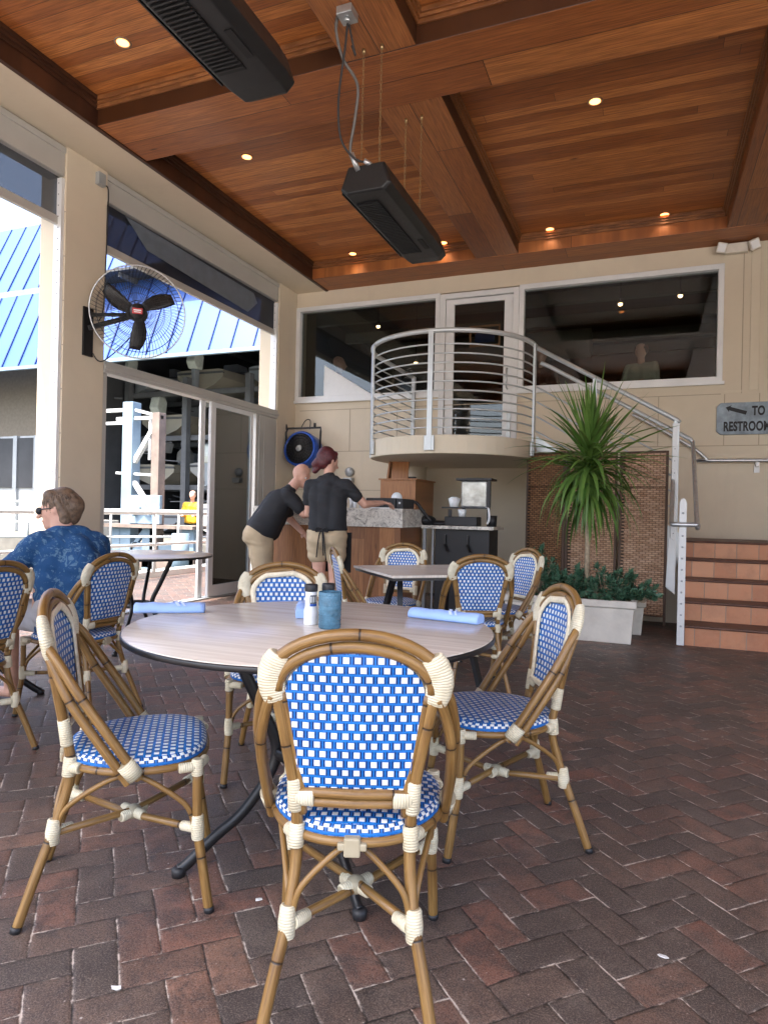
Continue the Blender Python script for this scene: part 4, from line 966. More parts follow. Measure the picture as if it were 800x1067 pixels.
# ================================================================== BISTRO CHAIR (built at the origin, sitter faces +Y)
def yback(z):                                   # lean of the back plane
    return -.168 - (z - .415) * .155 if z < .765 else -.222 - (z - .765) * .30
def hoop(rx, rz, z0=.748, n=20, dy=0.0):
    pts = []
    for k in range(n + 1):
        a = PI * k / n; z = z0 + rz * math.sin(a) ** .92; pts.append(Vector((-rx * math.cos(a), yback(z) + dy, z)))
    return pts
def chair_out(a, sx=1.0, sy=1.0, e=3.0):
    c, s_ = math.cos(a), math.sin(a)
    x = math.copysign(abs(c) ** (2 / e), c) * .205 * sx; y = math.copysign(abs(s_) ** (2 / e), s_) * .195 * sy
    x *= 1 - .33 * max(0, -y / .195) ** 1.4
    return x, y - .0
def make_chair():
    t = thing('bistro_chair', 'x', 'chair', (0, 0, 0), 'blue and white woven bistro chairs')
    cane, band = MT['cane'], MT['band']
    # seat
    g = G(); n = 40; rings = [0, .25, .5, .72, .88, .96, 1.0, 1.015, 1.0]
    zs = [.452, .4515, .4505, .4495, .447, .443, .436, .424, .414]
    g.v.append((0, 0, .452)); prev = None
    arc = [0.0]
    P = [chair_out(2 * PI * k / n) for k in range(n + 1)]
    for k in range(n): arc.append(arc[-1] + math.hypot(P[k + 1][0] - P[k][0], P[k + 1][1] - P[k][1]))
    idx = []
    for i, (r, z) in enumerate(zip(rings, zs)):
        if i == 0: continue
        row = []
        for k in range(n):
            x, y = chair_out(2 * PI * k / n); g.v.append((x * r, y * r, z)); row.append(len(g.v) - 1)
        for k in range(n):
            k2 = (k + 1) % n
            def uvt(j, kk): x, y = chair_out(2 * PI * kk / n); return (x * rings[j] + .5, y * rings[j] + .5)
            if i == 1: g.face((0, row[k], row[k2]), [(.5, .5), uvt(1, k), uvt(1, k + 1)], True)
            elif i <= 5: g.face((prev[k], row[k], row[k2], prev[k2]), [uvt(i - 1, k), uvt(i, k), uvt(i, k + 1), uvt(i - 1, k + 1)], True)
            else:
                v0 = (i - 6) * .0125; g.face((prev[k], row[k], row[k2], prev[k2]), [(arc[k], v0 + .02), (arc[k], v0 + .0075), (arc[k + 1], v0 + .0075), (arc[k + 1], v0 + .02)], True)
        prev = row
    g.face(list(reversed(prev))); g.obj('seat', MT['weave'], t)
    g = G(); g.tube([(*chair_out(2 * PI * k / 36, 1.0, 1.0), .408) for k in range(36)], .0115, 8, closed=True); g.obj('seat_frame', cane, t)
    # backrest weave : grid, both faces, slight curve backwards
    def wz(z):
        if z <= .735: return .116 + (z - .515) * .155
        q = min(1, (z - .735) / .100); return .150 * math.sqrt(max(0, 1 - q ** 2.15))
    g = G(); rows = 26; cols = 10; z0, z1 = .508, .834
    for face_ in (0, 1):
        b = len(g.v)
        for i in range(rows + 1):
            z = z0 + (z1 - z0) * i / rows; w = wz(z)
            for j in range(cols + 1):
                u = -1 + 2 * j / cols; x = u * w; dy = -.014 * (1 - (x / .16) ** 2) * min(1, (z - .5) / .08) * min(1, (z1 - z) / .05 + .3)
                g.v.append((x, yback(z) + dy + (.0045 if face_ else -.0045), z))
        for i in range(rows):
            for j in range(cols):
                q = [b + i * (cols + 1) + j, b + i * (cols + 1) + j + 1, b + (i + 1) * (cols + 1) + j + 1, b + (i + 1) * (cols + 1) + j]
                if face_: q.reverse()
                g.face(q, [(g.v[a][0] + .5, g.v[a][2]) for a in q], True)
    g.obj('backrest', MT['weave'], t, normals=False)
    # cream edge round the front face
    edge = []
    for i in range(0, 23): z = z0 + .008 + (z1 - .012 - z0) * (i / 22) ** .8; edge.append((-wz(z) * .93, z))
    pts = [(x, yback(z) + .007, z) for x, z in edge] + [(-x, yback(z) + .007, z) for x, z in reversed(edge[:-1])]
    g = G(); g.tube(pts, .0125, 8, closed=True, flat=.42, ref=(0, 1, 0)); g.obj('backrest_edge', MT['trim'], t)
    # back frame : two hoops, lower double rail
    g = G(); g.tube(hoop(.192, .124), .0135, 10); g.tube(hoop(.166, .099, .745, dy=-.003), .0130, 10, u0=.1)
    g.obj('back_frame', cane, t); g = G()
    for z, r in ((.513, .0115), (.491, .0115)):
        g.tube([(x, yback(z) - .014 * (1 - (x / .13) ** 2), z) for x in (-.128, -.08, 0, .08, .128)], r, 8, u0=.05)
    g.obj('back_rail', cane, t)
    for s_ in (-1, 1):
        g = G()
        g.tube(bez([(s_ * .192, yback(.752), .752), (s_ * .208, -.19, .715), (s_ * .223, -.135, .630), (s_ * .224, -.055, .510), (s_ * .217, .008, .412), (s_ * .215, .02, .392)], 5), .0132, 9, u0=.33)
        g.tube(bez([(s_ * .178, yback(.745) - .004, .735), (s_ * .196, -.198, .69), (s_ * .214, -.155, .605), (s_ * .216, -.078, .487), (s_ * .212, -.018, .395), (s_ * .211, -.008, .380)], 5), .0125, 9, u0=.12)
        g.obj('arm', cane, t)
        # rear leg runs from the foot up to the shoulder binding
        leg = bez([(s_ * .186, -.282, 0), (s_ * .162, -.243, .125), (s_ * .138, -.205, .241), (s_ * .127, -.175, .34), (s_ * .126, -.166, .42), (s_ * .130, yback(.51), .51), (s_ * .150, yback(.63), .63), (s_ * .170, yback(.74), .74)], 4)
        g = G(); g.tube(leg, .0135, 10, u0=.04 if s_ > 0 else .09); lo = g.obj('leg', cane, t)
        g = G(); g.tube([(s_ * .186, -.282, 0.0), (s_ * .184, -.279, .016)], .0145, 10); g.obj('foot_cap', MT['blackp'], lo)
        g = G(); g.tube(bez([(s_ * .113, yback(.46), .46), (s_ * .118, yback(.55) , .55), (s_ * .138, yback(.65), .65), (s_ * .156, yback(.74), .74)], 4), .010, 8); g.obj('inner_post', cane, t)
        leg = bez([(s_ * .206, .212, 0), (s_ * .200, .192, .125), (s_ * .194, .176, .237), (s_ * .196, .172, .40)], 4)
        g = G(); g.tube(leg, .0135, 10, u0=.11); lo = g.obj('leg', cane, t)
        g = G(); g.tube([(s_ * .206, .212, 0.0), (s_ * .205, .21, .016)], .0145, 10); g.obj('foot_cap', MT['blackp'], lo)
        # bindings
        def bd(pts, r, **k):
            P_ = [Vector(p) for p in pts]; rr = [q_ * .93 for q_ in (r if hasattr(r, '__len__') else [r] * len(P_))]
            d0 = (P_[1] - P_[0]).normalized(); d1 = (P_[-1] - P_[-2]).normalized()
            P2 = [P_[0] - d0 * .0035, P_[0] - d0 * .002] + P_ + [P_[-1] + d1 * .002, P_[-1] + d1 * .0035]
            g = G(); g.tube(P2, [rr[0] * .72, rr[0] * .92] + list(rr) + [rr[-1] * .92, rr[-1] * .72], 12, **k); g.obj('binding', band, t)
        bd([(s_ * x_, yback(z_), z_) for x_, z_ in ((.163, .824), (.172, .806), (.178, .786), (.180, .764), (.177, .742), (.171, .722))], [.026, .0315, .034, .034, .032, .028], flat=.55, ref=(0, 1, 0))
        bd([(s_ * .138, -.207, .205), (s_ * .1385, -.206, .235), (s_ * .137, -.203, .268)], [.0195, .021, .0185])
        bd([(s_ * .125, -.200, .232), (s_ * .100, -.165, .228)], [.017, .015])
        bd([(s_ * .193, .177, .205), (s_ * .194, .176, .235), (s_ * .194, .175, .268)], [.0185, .020, .018])
        bd([(s_ * .185, .165, .232), (s_ * .158, .135, .228)], [.016, .0145])
        bd([(s_ * .128, -.171, .385), (s_ * .1265, -.167, .432)], .0195)
        bd([(s_ * .127, -.170, .408), (s_ * .148, -.140, .408)], .0165)
        bd([(s_ * .196, .172, .385), (s_ * .196, .172, .425)], .0175)
        bd([(s_ * .196, .172, .408), (s_ * .206, .125, .408)], .0145); bd([(s_ * .19, .176, .408), (s_ * .145, .192, .408)], .0145)
        bd([(s_ * .131, yback(.53) , .54), (s_ * .129, yback(.47), .47)], .0185)
        bd([(s_ * .128, yback(.5), .502), (s_ * .088, yback(.5) - .008, .502)], .024, flat=.75, ref=(0, 1, 0))
        g = G(); g.tube([(s_ * .220, -.018, .438), (s_ * .215, .012, .398)], .021, 12, flat=1.15, ref=(0, .8, .6)); g.obj('binding', band, t)
    g = G()
    for s_ in (-1, 1): g.tube([(s_ * .137, -.203, .232), (0, -.012 + s_ * .004, .212 + s_ * .006), (-s_ * .192, .173, .232)], .0105, 8, u0=.06)
    g.obj('stretcher', cane, t)
    g = G(); g.ball((0, -.012, .213), (.026, .026, .021), 16, 10); g.tube([(-.036, -.045, .213), (-.033, -.042, .213), (.033, .018, .213), (.036, .021, .213)], [.011, .0155, .0155, .011], 10); g.tube([(.036, -.045, .213), (.033, -.042, .213), (-.033, .018, .213), (-.036, .021, .213)], [.011, .0155, .0155, .011], 10); g.obj('binding', band, t)
    def brace(p, m, q):
        p, m, q = Vector(p), Vector(m), Vector(q)
        d1 = (p - m); d2 = (q - m); d1.z = 0; d2.z = 0
        g = G(); g.tube(bez([p, p + Vector((0, 0, .06)) - d1 * .15, m + d1 * .28 + Vector((0, 0, -.012)), m, m + d2 * .28 + Vector((0, 0, -.012)), q + Vector((0, 0, .06)) - d2 * .15, q], 5), .0075, 7, u0=.03); g.obj('brace', cane, t)
    for s_ in (-1, 1): brace((s_ * .137, -.195, .245), (s_ * .195, -.01, .392), (s_ * .193, .165, .245))
    brace((-.128, -.203, .25), (0, -.178, .392), (.128, -.203, .25)); brace((-.185, .178, .25), (0, .188, .392), (.185, .178, .25))
    g = G(); g.box(-.018, .018, -.215, -.190, .382, .424); g.box(-.032, .032, -.213, -.192, .395, .412); g.obj('binding', band, t, bevel=.004)
    return t
chair0 = make_chair(); used = [False]
def put_chair(x, y, deg, label):
    o = chair0 if not used[0] else copy_tree(chair0); used[0] = True
    o.location = (x, y, 0); o.rotation_euler = (0, 0, R(deg)); o['label'] = label; return o
put_chair(-.652, 1.511, 20.4, 'nearest bistro chair, its woven back to the camera at the round table')
put_chair(-1.411, 1.594, -53.1, 'bistro chair at the left of the round table seen from its side')
put_chair(-.496, 2.366, 118.9, 'bistro chair at the right of the round table facing left')
put_chair(-1.49, 2.55, 208, 'bistro chair across the round table, mostly hidden behind its far left rim')
put_chair(-1.803, 4.273, -55, 'bistro chair at the left of the square table, in front of the standing woman')
put_chair(-1.858, 4.891, 179.4, 'bistro chair on the far side of the square table, facing the camera')
put_chair(-1.058, 4.287, 26, 'bistro chair on the near side of the square table, back to the camera')
put_chair(-1.006, 4.933, 136.6, 'bistro chair at the right of the square table beside the leafy planter')
put_chair(-2.90, 2.778, 92, 'bistro chair under the seated man in the blue palm shirt')
put_chair(-2.864, 2.053, 95, 'bistro chair cut by the left edge of the photo')

# ================================================================== TABLES
def table_legs(t, cx, cy, a0, h, mat=MT['black'], rt=.27, rm=.10, rf=.42):
    for k in range(4):
        a = R(a0 + 90 * k); c, s_ = math.cos(a), math.sin(a)
        pts = [(rt, h), (rt - .045, h - .10), (rt - .10, h - .22), (rm + .02, h - .33), (rm + .03, h - .42), (rm + .12, h - .54), (rf - .11, .10), (rf - .03, .035), (rf, .018)]
        pts = bez([(cx + r * c, cy + r * s_, z) for r, z in pts], 4)
        g = G(); g.tube(pts, .019, 8, flat=.72, ref=(-s_, c, 0)); lo = g.obj('leg', mat, t)
        g = G(); g.lathe([(.02, 0), (.022, .022), (.012, .03)], (cx + rf * c, cy + rf * s_, 0), 12); g.obj('foot_glide', MT['blackp'], lo)
    g = G(); g.tube([(cx + .115 * math.cos(2 * PI * k / 28), cy + .115 * math.sin(2 * PI * k / 28), h - .37) for k in range(28)], .013, 8, closed=True, flat=1.6, ref=(0, 0, 1)); g.obj('ring', mat, t)
    g = G(); g.box(cx - .30, cx + .30, cy - .02, cy + .02, h - .004, h + .014); g.box(cx - .02, cx + .02, cy - .30, cy - .0205, h - .004, h + .014); g.box(cx - .02, cx + .02, cy + .0205, cy + .30, h - .004, h + .014); g.obj('top_spider', mat, t)
def round_table(cx, cy, r, a0, label):
    t = thing('round_table', label, 'table', (cx, cy, 0), 'round tables with curved black legs')
    g = G(); n = 72
    g.lathe([(0, .7465), (r - .003, .7465), (r, .744), (r, .736), (r - .004, .733), (0, .733)], (cx, cy, 0), n); g.obj('tabletop', MT['top'], t)
    g = G(); g.lathe([(r + .0015, .7435), (r + .0045, .740), (r + .0045, .728), (r - .002, .725), (r - .03, .725), (r - .03, .7325), (r + .001, .7325)], (cx, cy, 0), n); g.obj('edge_band', MT['black'], t)
    table_legs(t, cx, cy, a0, .705)
    return t
round_table(-1.033, 1.981, .598, 228, 'large round table with pale wood grain top in the foreground')
round_table(-3.85, 4.30, .58, 20, 'round table standing behind the seated man, seen edge-on')
round_table(-3.62, 2.62, .52, 318, 'round table in front of the seated man at the left edge')
t = thing('square_table', 'square pale wood topped table in the middle of the patio', 'table', (-1.37, 4.30, 0))
M = Matrix.Translation((-1.40, 4.30, 0)) @ Matrix.Rotation(R(42), 4, 'Z'); q = .385
g = G(); g.box(-q, q, -q, q, .73, .746, M); g.obj('tabletop', MT['top'], t, bevel=.003)
g = G(); g.box(-q + .01, q - .01, -q + .01, q - .01, .712, .729, M); g.obj('edge_band', MT['black'], t)
for sx in (-1, 1):
    for sy in (-1, 1):
        g = G(); g.bar(tuple(M @ Vector((sx * .20, sy * .05, .712))), tuple(M @ Vector((sx * .28, sy * .30, 0.0))), .035); g.obj('leg', MT['black'], t)

# things on the round table
def napkin(x, y, z, ang, L, label):
    t = thing('napkin_roll', label, 'napkin', (x, y, z), 'rolled blue napkins on the round table')
    M = Matrix.Translation((x, y, z)) @ Matrix.Rotation(R(ang), 4, 'Z')
    g = G(); prof = [(a_ * 1.15, b2_ * 1.5) for a_, b2_ in [(-.030, .001), (.030, .001), (.033, .010), (.028, .020), (.010, .025), (-.014, .024), (-.030, .017), (-.034, .008)]]
    N = 12
    for i in range(N + 1):
        u = -L / 2 + L * i / N; sc = .92 + .1 * mnoise.noise(Vector((i * .7, ang, 0)))
        for (a, b_) in prof: g.v.append(tuple(M @ Vector((u, a * sc, b_ * (0.92 + .12 * mnoise.noise(Vector((i * .5, 3, ang))))))))
    for i in range(N):
        for k in range(8): k2 = (k + 1) % 8; g.face((i * 8 + k, i * 8 + k2, (i + 1) * 8 + k2, (i + 1) * 8 + k), None, True)
    g.face(list(range(8))); g.face([N * 8 + k for k in range(8)]); g.obj('rolled_paper', MT['napkin'], t)
    g = G()
    for u, w in ((.012, .012), (.034, .008)):
        for (a, b_), (a2, b2) in zip(prof[1:6], prof[2:7]):
            b0 = len(g.v)
            for uu, (p, q_) in ((u, (a, b_)), (u + w, (a, b_)), (u + w + .006, (a2, b2)), (u + .006, (a2, b2))): g.v.append(tuple(M @ Vector((uu + (p * -.35), p * 1.03, q_ * 1.04 + .0008))))
            g.face([b0, b0 + 1, b0 + 2, b0 + 3])
    g.obj('pale_stripe', MT['napband'], t)
napkin(-1.618, 1.975, .7465, 32, .245, 'rolled blue napkin lying on the left side of the round table')
napkin(-.668, 2.305, .7465, -8, .27, 'rolled blue napkin lying on the right side of the round table')
napkin(-1.175, 2.19, .7465, 118, .235, 'rolled blue napkin seen end-on beside the white shaker')
def shaker(x, y, label):
    t = thing('shaker', label, 'shaker', (x, y, .7465), 'salt and pepper shakers')
    g = G(); g.lathe([(.0225, 0), (.0235, .004), (.0235, .048), (.020, .060), (.0195, .105), (.0195, .112)], (x, y, .7465), 24); g.obj('bottle', MT['salt'], t)
    g = G(); g.lathe([(.0215, .112), (.0225, .115), (.0225, .132), (.0205, .136), (0, .138)], (x, y, .7465), 24); g.obj('lid', MT['blackp'], t)
    v = Vector((-x, -y, 0)).normalized(); a0 = math.atan2(v.y, v.x); g = G(); g2 = G(); g3 = G()
    def patch(g, aa, ab, za, zb, r=.0203):
        for k in range(6):
            a = a0 + aa + (ab - aa) * k / 6; a2 = a0 + aa + (ab - aa) * (k + 1) / 6; b = len(g.v)
            g.v += [(x + r * math.cos(a), y + r * math.sin(a), .7465 + za), (x + r * math.cos(a2), y + r * math.sin(a2), .7465 + za), (x + r * math.cos(a2), y + r * math.sin(a2), .7465 + zb), (x + r * math.cos(a), y + r * math.sin(a), .7465 + zb)]; g.face([b, b + 1, b + 2, b + 3], None, True)
    patch(g, -.2, 1.2, .072, .100); g.obj('label_panel', MT['label'], t)
    patch(g2, -.2, 1.2, .063, .0715); g2.obj('label_stripe', MT['labelb'], t)
    for k in range(3): patch(g3, -.05 + .38 * k, .13 + .38 * k, .076, .096, .0206)
    g3.obj('label_marks', MT['salt'], t)
shaker(-1.048, 1.992, 'white shaker with black lid and dark label, left of the ribbed blue holder')
shaker(-1.010, 2.045, 'white shaker with black lid half hidden behind the ribbed blue holder')
t = thing('candle_holder', 'ribbed blue glass holder standing on the round table in front of the shakers', 'holder', (-.965, 1.965, .7465))
g = G(); N = 48; cx_, cy_ = -.962, 1.962
prof = [(.034, 0), (.0365, .004), (.037, .06), (.0375, .118), (.035, .120), (.034, .008)]
g.lathe(prof, (cx_, cy_, .7465), N); g.obj('glass', MT['teal'], t)
g = G()
for k in range(7): g.tube([(cx_ + .0375 * math.cos(2 * PI * j / 32), cy_ + .0375 * math.sin(2 * PI * j / 32), .7465 + .012 + k * .016) for j in range(32)], .0007, 4, closed=True)
g.obj('ribs', MT['teal'], t)

# small litter on the pavers
for x, y, l in ((-1.02, 1.66, 'torn scrap of white paper on the pavers behind the nearest chair'), (-1.13, 1.22, 'flat white scrap on the red pavers left of the nearest chair'), (.06, 1.86, 'tiny pale scrap on the dark pavers at the right')):
    g = G(); b = len(g.v); g.v = [(x + .018 * math.cos(a) * random.uniform(.4, 1), y + .010 * math.sin(a) * random.uniform(.5, 1.3), .002 + .004 * random.random()) for a in [k * PI / 3 for k in range(6)]]; g.face(range(6)); o = g.obj('paper_scrap', MT['salt']); tag(o, l, 'litter', 'scraps on the pavers')
    md = o.modifiers.new('thick', 'SOLIDIFY'); md.thickness = .0015

# ================================================================== SERVICE COUNTER
t = thing('service_counter', 'wood panelled service counter with raised speckled granite top', 'counter', (-3.1, 6.7, 0))
g = G(); g.box(-4.05, -2.34, 6.36, 7.05, .06, .975); g.obj('cabinet', MT['cab'], t, bevel=.004)
g = G(); g.box(-4.0, -2.38, 6.40, 7.0, 0, .06); g.obj('plinth', MT['black'], t)
g = G(); g.box(-4.08, -2.31, 6.33, 7.08, .9755, 1.17); g.obj('granite_top', MT['granite'], t, bevel=.004)
t = thing('lower_counter', 'low granite topped black counter beside the wood panelled one', 'counter', (-1.95, 7.1, 0))
g = G(); g.box(-2.30, -1.50, 6.90, 7.45, .965, 1.0); g.obj('granite_top', MT['granite'], t, bevel=.003)
g = G(); g.box(-2.16, -1.56, 6.98, 7.42, .08, .964); g.obj('cabinet', MT['blackp'], t, bevel=.004)
g = G()
for x in (-2.05, -1.80): g.box(x, x + .02, 6.94, 6.98, .80, .90); g.bar((x + .01, 6.95, .80), (x + .05, 6.93, .72), .02)
g.obj('hooks', MT['black'], t)
g = G(); g.bar((-2.27, 6.95, 0), (-2.27, 6.95, .964), .03); g.bar((-2.19, 7.0, 0), (-2.19, 7.0, .964), .02); g.obj('leg', MT['grey'], t)
t = thing('plywood_box', 'orange plywood box behind the counter with a white round mark on its face', 'box', (-2.75, 7.6, 1.1))
g = G(); g.box(-3.08, -2.62, 7.62, 8.35, 1.0, 1.53); g.obj('box_body', MT['boxwood'], t, bevel=.004)
g = G(); M = Matrix.Translation((-2.86, 7.617, 1.31)) @ Matrix.Rotation(R(90), 4, 'X'); g.lathe([(0, 0), (.07, 0), (.07, .002), (0, .002)], n=24, M=M); g.obj('round_mark', MT['salt'], t)
g = G(); g.box(-3.1, -2.6, 7.60, 8.37, 1.531, 1.548); g.obj('lid', MT['boxwood'], t)
t = thing('sandwich_board', 'folded orange wooden board leaning upright on the plywood box', 'board', (-2.95, 7.8, 1.55))
g = G(); M = Matrix.Translation((-2.90, 7.8, 1.549)) @ Matrix.Rotation(R(14), 4, 'Y'); g.box(-.11, .11, 0, .02, 0, .25, Matrix.Translation((-2.87, 7.72, 1.549)) @ Matrix.Rotation(R(-10), 4, 'X')); g.obj('front_leaf', MT['boxwood'], t, bevel=.003)
g = G(); g.box(-.012, .012, 0, .20, 0, .25, Matrix.Translation((-3.03, 7.72, 1.549)) @ Matrix.Rotation(R(7), 4, 'Y')); g.obj('side_leaf', MT['boxwood'], t, bevel=.003)
g = G(); g.box(-2.78, -2.69, 7.75, 7.85, 1.549, 1.58); tag(g.obj('cash_tray', MT['blackp'], bevel=.006), 'small black tray on the plywood box', 'tray')
t = thing('receipt_printer', 'black flat machine on the granite counter under the woman’s hand', 'printer', (-2.72, 6.7, 1.17))
g = G(); g.box(-2.76, -2.425, 6.42, 6.80, 1.171, 1.28); g.obj('housing', MT['heater'], t, bevel=.012)
g = G(); g.box(-2.42, -2.345, 6.43, 6.79, 1.172, 1.275); g.obj('side_block', MT['blackp'], t, bevel=.008); g = G(); g.box(-2.39, -2.37, 6.422, 6.429, 1.22, 1.24); g.obj('button', MT['white'], t)
t = thing('paper_stack', 'thin white stack of papers in front of the black machine', 'papers', (-2.8, 6.39, 1.171)); g = G(); g.box(-2.74, -2.46, 6.34, 6.415, 1.171, 1.180); g.obj('sheets', MT['salt'], t)
for k in range(7):
    x = -3.12 + k * .055; g = G(); g.lathe([(.018, 0), (.024, .10), (.023, .10), (.017, .004)], (x, 6.46 + (k % 2) * .03, 1.171), 14)
    tag(g.obj('drinking_glass', MT['salt']), 'white cup in the row on the granite counter between woman and black machine', 'cup', 'cups on the counter')
t = thing('drink_dispenser', 'clear drink dispenser in a black frame on the low counter', 'dispenser', (-1.9, 7.2, 1.0))
g = G(); g.box(-1.92, -1.62, 7.12, 7.32, 1.20, 1.50); g.obj('tank', simple('frosted_silver_bin', (0.42, 0.43, 0.43), .15, .5, var=.35, scale=9, bump=.3, bscale=14), t, bevel=.02)
g = G(); g.box(-1.97, -1.57, 7.08, 7.36, 1.502, 1.525); g.bar((-1.60, 7.10, 1.0), (-1.60, 7.10, 1.50), .03); g.bar((-1.94, 7.34, 1.0), (-1.94, 7.34, 1.50), .03); g.box(-2.10, -1.60, 7.0, 7.1, 1.19, 1.205); g.obj('stand', MT['blackp'], t)
g = G(); g.tube(bez([(-1.62, 7.06, 1.20), (-1.58, 7.02, 1.18), (-1.575, 7.02, 1.08), (-1.60, 7.04, 1.03)], 4), .012, 8); g.obj('tap', MT['salt'], t)
t = thing('coffee_grinder', 'black boxy coffee machine under the clear dispenser on the low counter', 'coffee machine', (-1.9, 7.1, 1.0))
g = G(); g.box(-2.06, -1.70, 6.98, 7.2, 1.001, 1.10); g.box(-2.02, -1.98, 6.98, 7.0, 1.10, 1.18); g.obj('machine_body', MT['blackp'], t, bevel=.008)
g = G(); g.lathe([(.04, 1.19), (.07, 1.30), (.03, 1.32)], (-2.0, 7.15, 0), 14); g.lathe([(.035, 1.10), (.05, 1.18)], (-1.88, 7.05, 0), 12); g.obj('hopper', MT['salt'], t)
g = G(); g.lathe([(.05, 0), (.055, .12), (.0, .12)], (-1.56, 7.1, 1.0), 16); tag(g.obj('black_pot', MT['blackp']), 'small black pot at the right end of the low counter', 'pot')
t = thing('cable_pile', 'tangle of black bags and cables between the two counters', 'cables', (-2.3, 6.95, 1.0))
g = G(); g.ball((-2.28, 7.05, 1.05), (.10, .12, .06)); g.ball((-2.16, 7.1, 1.02), (.13, .1, .035)); g.tube(bez([(-2.44, 6.8, 1.2), (-2.36, 6.86, 1.25), (-2.28, 6.9, 1.15), (-2.2, 6.95, 1.04)], 5), .018, 8); g.obj('bag', MT['blackp'], t)

# ================================================================== WICKER SCREENS, PLANTER, PLANTS
t = thing('wicker_screen', 'three panel folding wicker screen, left leaf darker, behind the tall plant', 'screen', (-.55, 7.4, 0))
def wpanel(a, b, mat, z1=1.83):
    a = Vector((*a, 0)); b = Vector((*b, 0)); d = (b - a); L = d.length; d.normalize(); nrm = Vector((d.y, -d.x, 0))
    g = G(); nx = max(2, int(L / .03))
    for s_ in (1, -1):
        b0 = len(g.v)
        for (u, z) in ((.03, .12), (L - .03, .12), (L - .03, z1 - .02), (.03, z1 - .02)): p = a + d * u + nrm * (.011 * s_); g.v.append((p.x, p.y, z))
        q = [b0, b0 + 1, b0 + 2, b0 + 3]; uv = [(.03, .12), (L - .03, .12), (L - .03, z1 - .02), (.03, z1 - .02)]
        g.face(q if s_ == 1 else q[::-1], uv if s_ == 1 else uv[::-1])
    p = g.obj('woven_panel', mat, t, normals=False)
    g = G()
    for u in (.015, L - .015): q = a + d * u; g.bar((q.x, q.y, .02), (q.x, q.y, z1), .026)
    for z in (z1 - .01, .12, 1.45): q = a + d * .028; r = a + d * (L - .028); g.bar((q.x, q.y, z), (r.x, r.y, z), .022)
    g.obj('panel_frame', MT['wfr'], p)
wpanel((-1.28, 7.60), (-.825, 7.34), MT['wick_l']); wpanel((-.82, 7.35), (-.305, 7.52), MT['wick_r']); wpanel((-.285, 7.50), (.195, 7.42), MT['wick_r'])

def planter(x0, x1, y0, y1, h, label):
    t = thing('planter_box', label, 'planter', ((x0 + x1) / 2, (y0 + y1) / 2, 0), 'white concrete planter boxes')
    g = G(); b = .03
    def ring(x0, x1, y0, y1, z): g.v.extend([(x0, y0, z), (x1, y0, z), (x1, y1, z), (x0, y1, z)])
    ring(x0 + b, x1 - b, y0 + b, y1 - b, .0); ring(x0 + .008, x1 - .008, y0 + .008, y1 - .008, h - .07); ring(x0 - .012, x1 + .012, y0 - .012, y1 + .012, h - .06); ring(x0 - .012, x1 + .012, y0 - .012, y1 + .012, h); ring(x0 + .035, x1 - .035, y0 + .035, y1 - .035, h); ring(x0 + .045, x1 - .045, y0 + .045, y1 - .045, h - .05)
    g.face([3, 2, 1, 0])
    for i in range(5):
        for k in range(4): k2 = (k + 1) % 4; g.face((i * 4 + k, i * 4 + k2, i * 4 + 4 + k2, i * 4 + 4 + k))
    g.obj('box_wall', MT['conc'], t, bevel=.006)
    g = G(); g.box(x0 + .05, x1 - .05, y0 + .05, y1 - .05, h - .12, h - .045); g.obj('soil', MT['soil'], t)
planter(-1.25, -.085, 6.27, 6.70, .385, 'front white planter box, the longer one with leafy shrubs')
planter(-1.0, -.005, 6.82, 7.14, .34, 'rear white planter box peeking out behind the longer one')

def leafmat(name, a, b, tl=.25):
    s = S(name); p = s.objc(); n = s.noise(p, 5.0, 4); rn = s.n('NewGeometry').outputs['Random Per Island']
    c = s.mix(rn, a, b); c = s.mix(s.ramp(n, [(.4, 0.0), (.7, .5)]), c, tuple(q * .55 for q in a))
    s.fin(c, .38, spec=.4)
    tr = s.n('BsdfTranslucent', {0: b}); mx = s.n('MixShader', {0: tl, 1: s.b.outputs[0], 2: tr.outputs[0]}); s.t.links.new(mx.outputs[0], s.out.inputs[0]); return s.m
MT['strap'] = leafmat('strap_leaf', (.045, .12, .022), (.20, .34, .075)); MT['shrub'] = leafmat('shrub_leaf', (.045, .12, .070), (.15, .28, .17), .12)
MT['bark'] = simple('pale_ridged_bark', (.34, .27, .18), .85, var=.25, scale=30, bump=.6, bscale=40)
t = thing('yucca_plant', 'tall strap leaved plant with a thin pale trunk rising from the front planter', 'plant', (-.53, 6.5, .33))
base = Vector((-.515, 6.48, .33)); g = G()
g.tube([base, base + Vector((.0, 0, .5)), base + Vector((-.01, 0, .95)), base + Vector((-.015, 0, 1.28))], [.028, .022, .021, .024], 10); g.obj('trunk', MT['bark'], t)
g = G(); rnd = random.Random(11)
def strap(g, o, az, el, L, w, droop):
    d = Vector((math.cos(az) * math.cos(el), math.sin(az) * math.cos(el), math.sin(el))); p = Vector(o); n = 9; side = Vector((-math.sin(az), math.cos(az), 0)); b = len(g.v)
    tw = rnd.uniform(-.4, .4)
    for i in range(n + 1):
        u = i / n; ww = w * (min(1, u * 6 + .35)) * (1 - u ** 2.6) + .0008
        upv = side.cross(d).normalized(); sd = (side * math.cos(tw) + upv * math.sin(tw))
        g.v.append(tuple(p - sd * ww + upv * ww * .30)); g.v.append(tuple(p)); g.v.append(tuple(p + sd * ww + upv * ww * .30))
        d = (d + Vector((0, 0, -droop * (0.25 + u) / n))).normalized(); p = p + d * (L / n)
    for i in range(n):
        a = b + i * 3; g.face((a, a + 1, a + 4, a + 3), None, True); g.face((a + 1, a + 2, a + 5, a + 4), None, True)
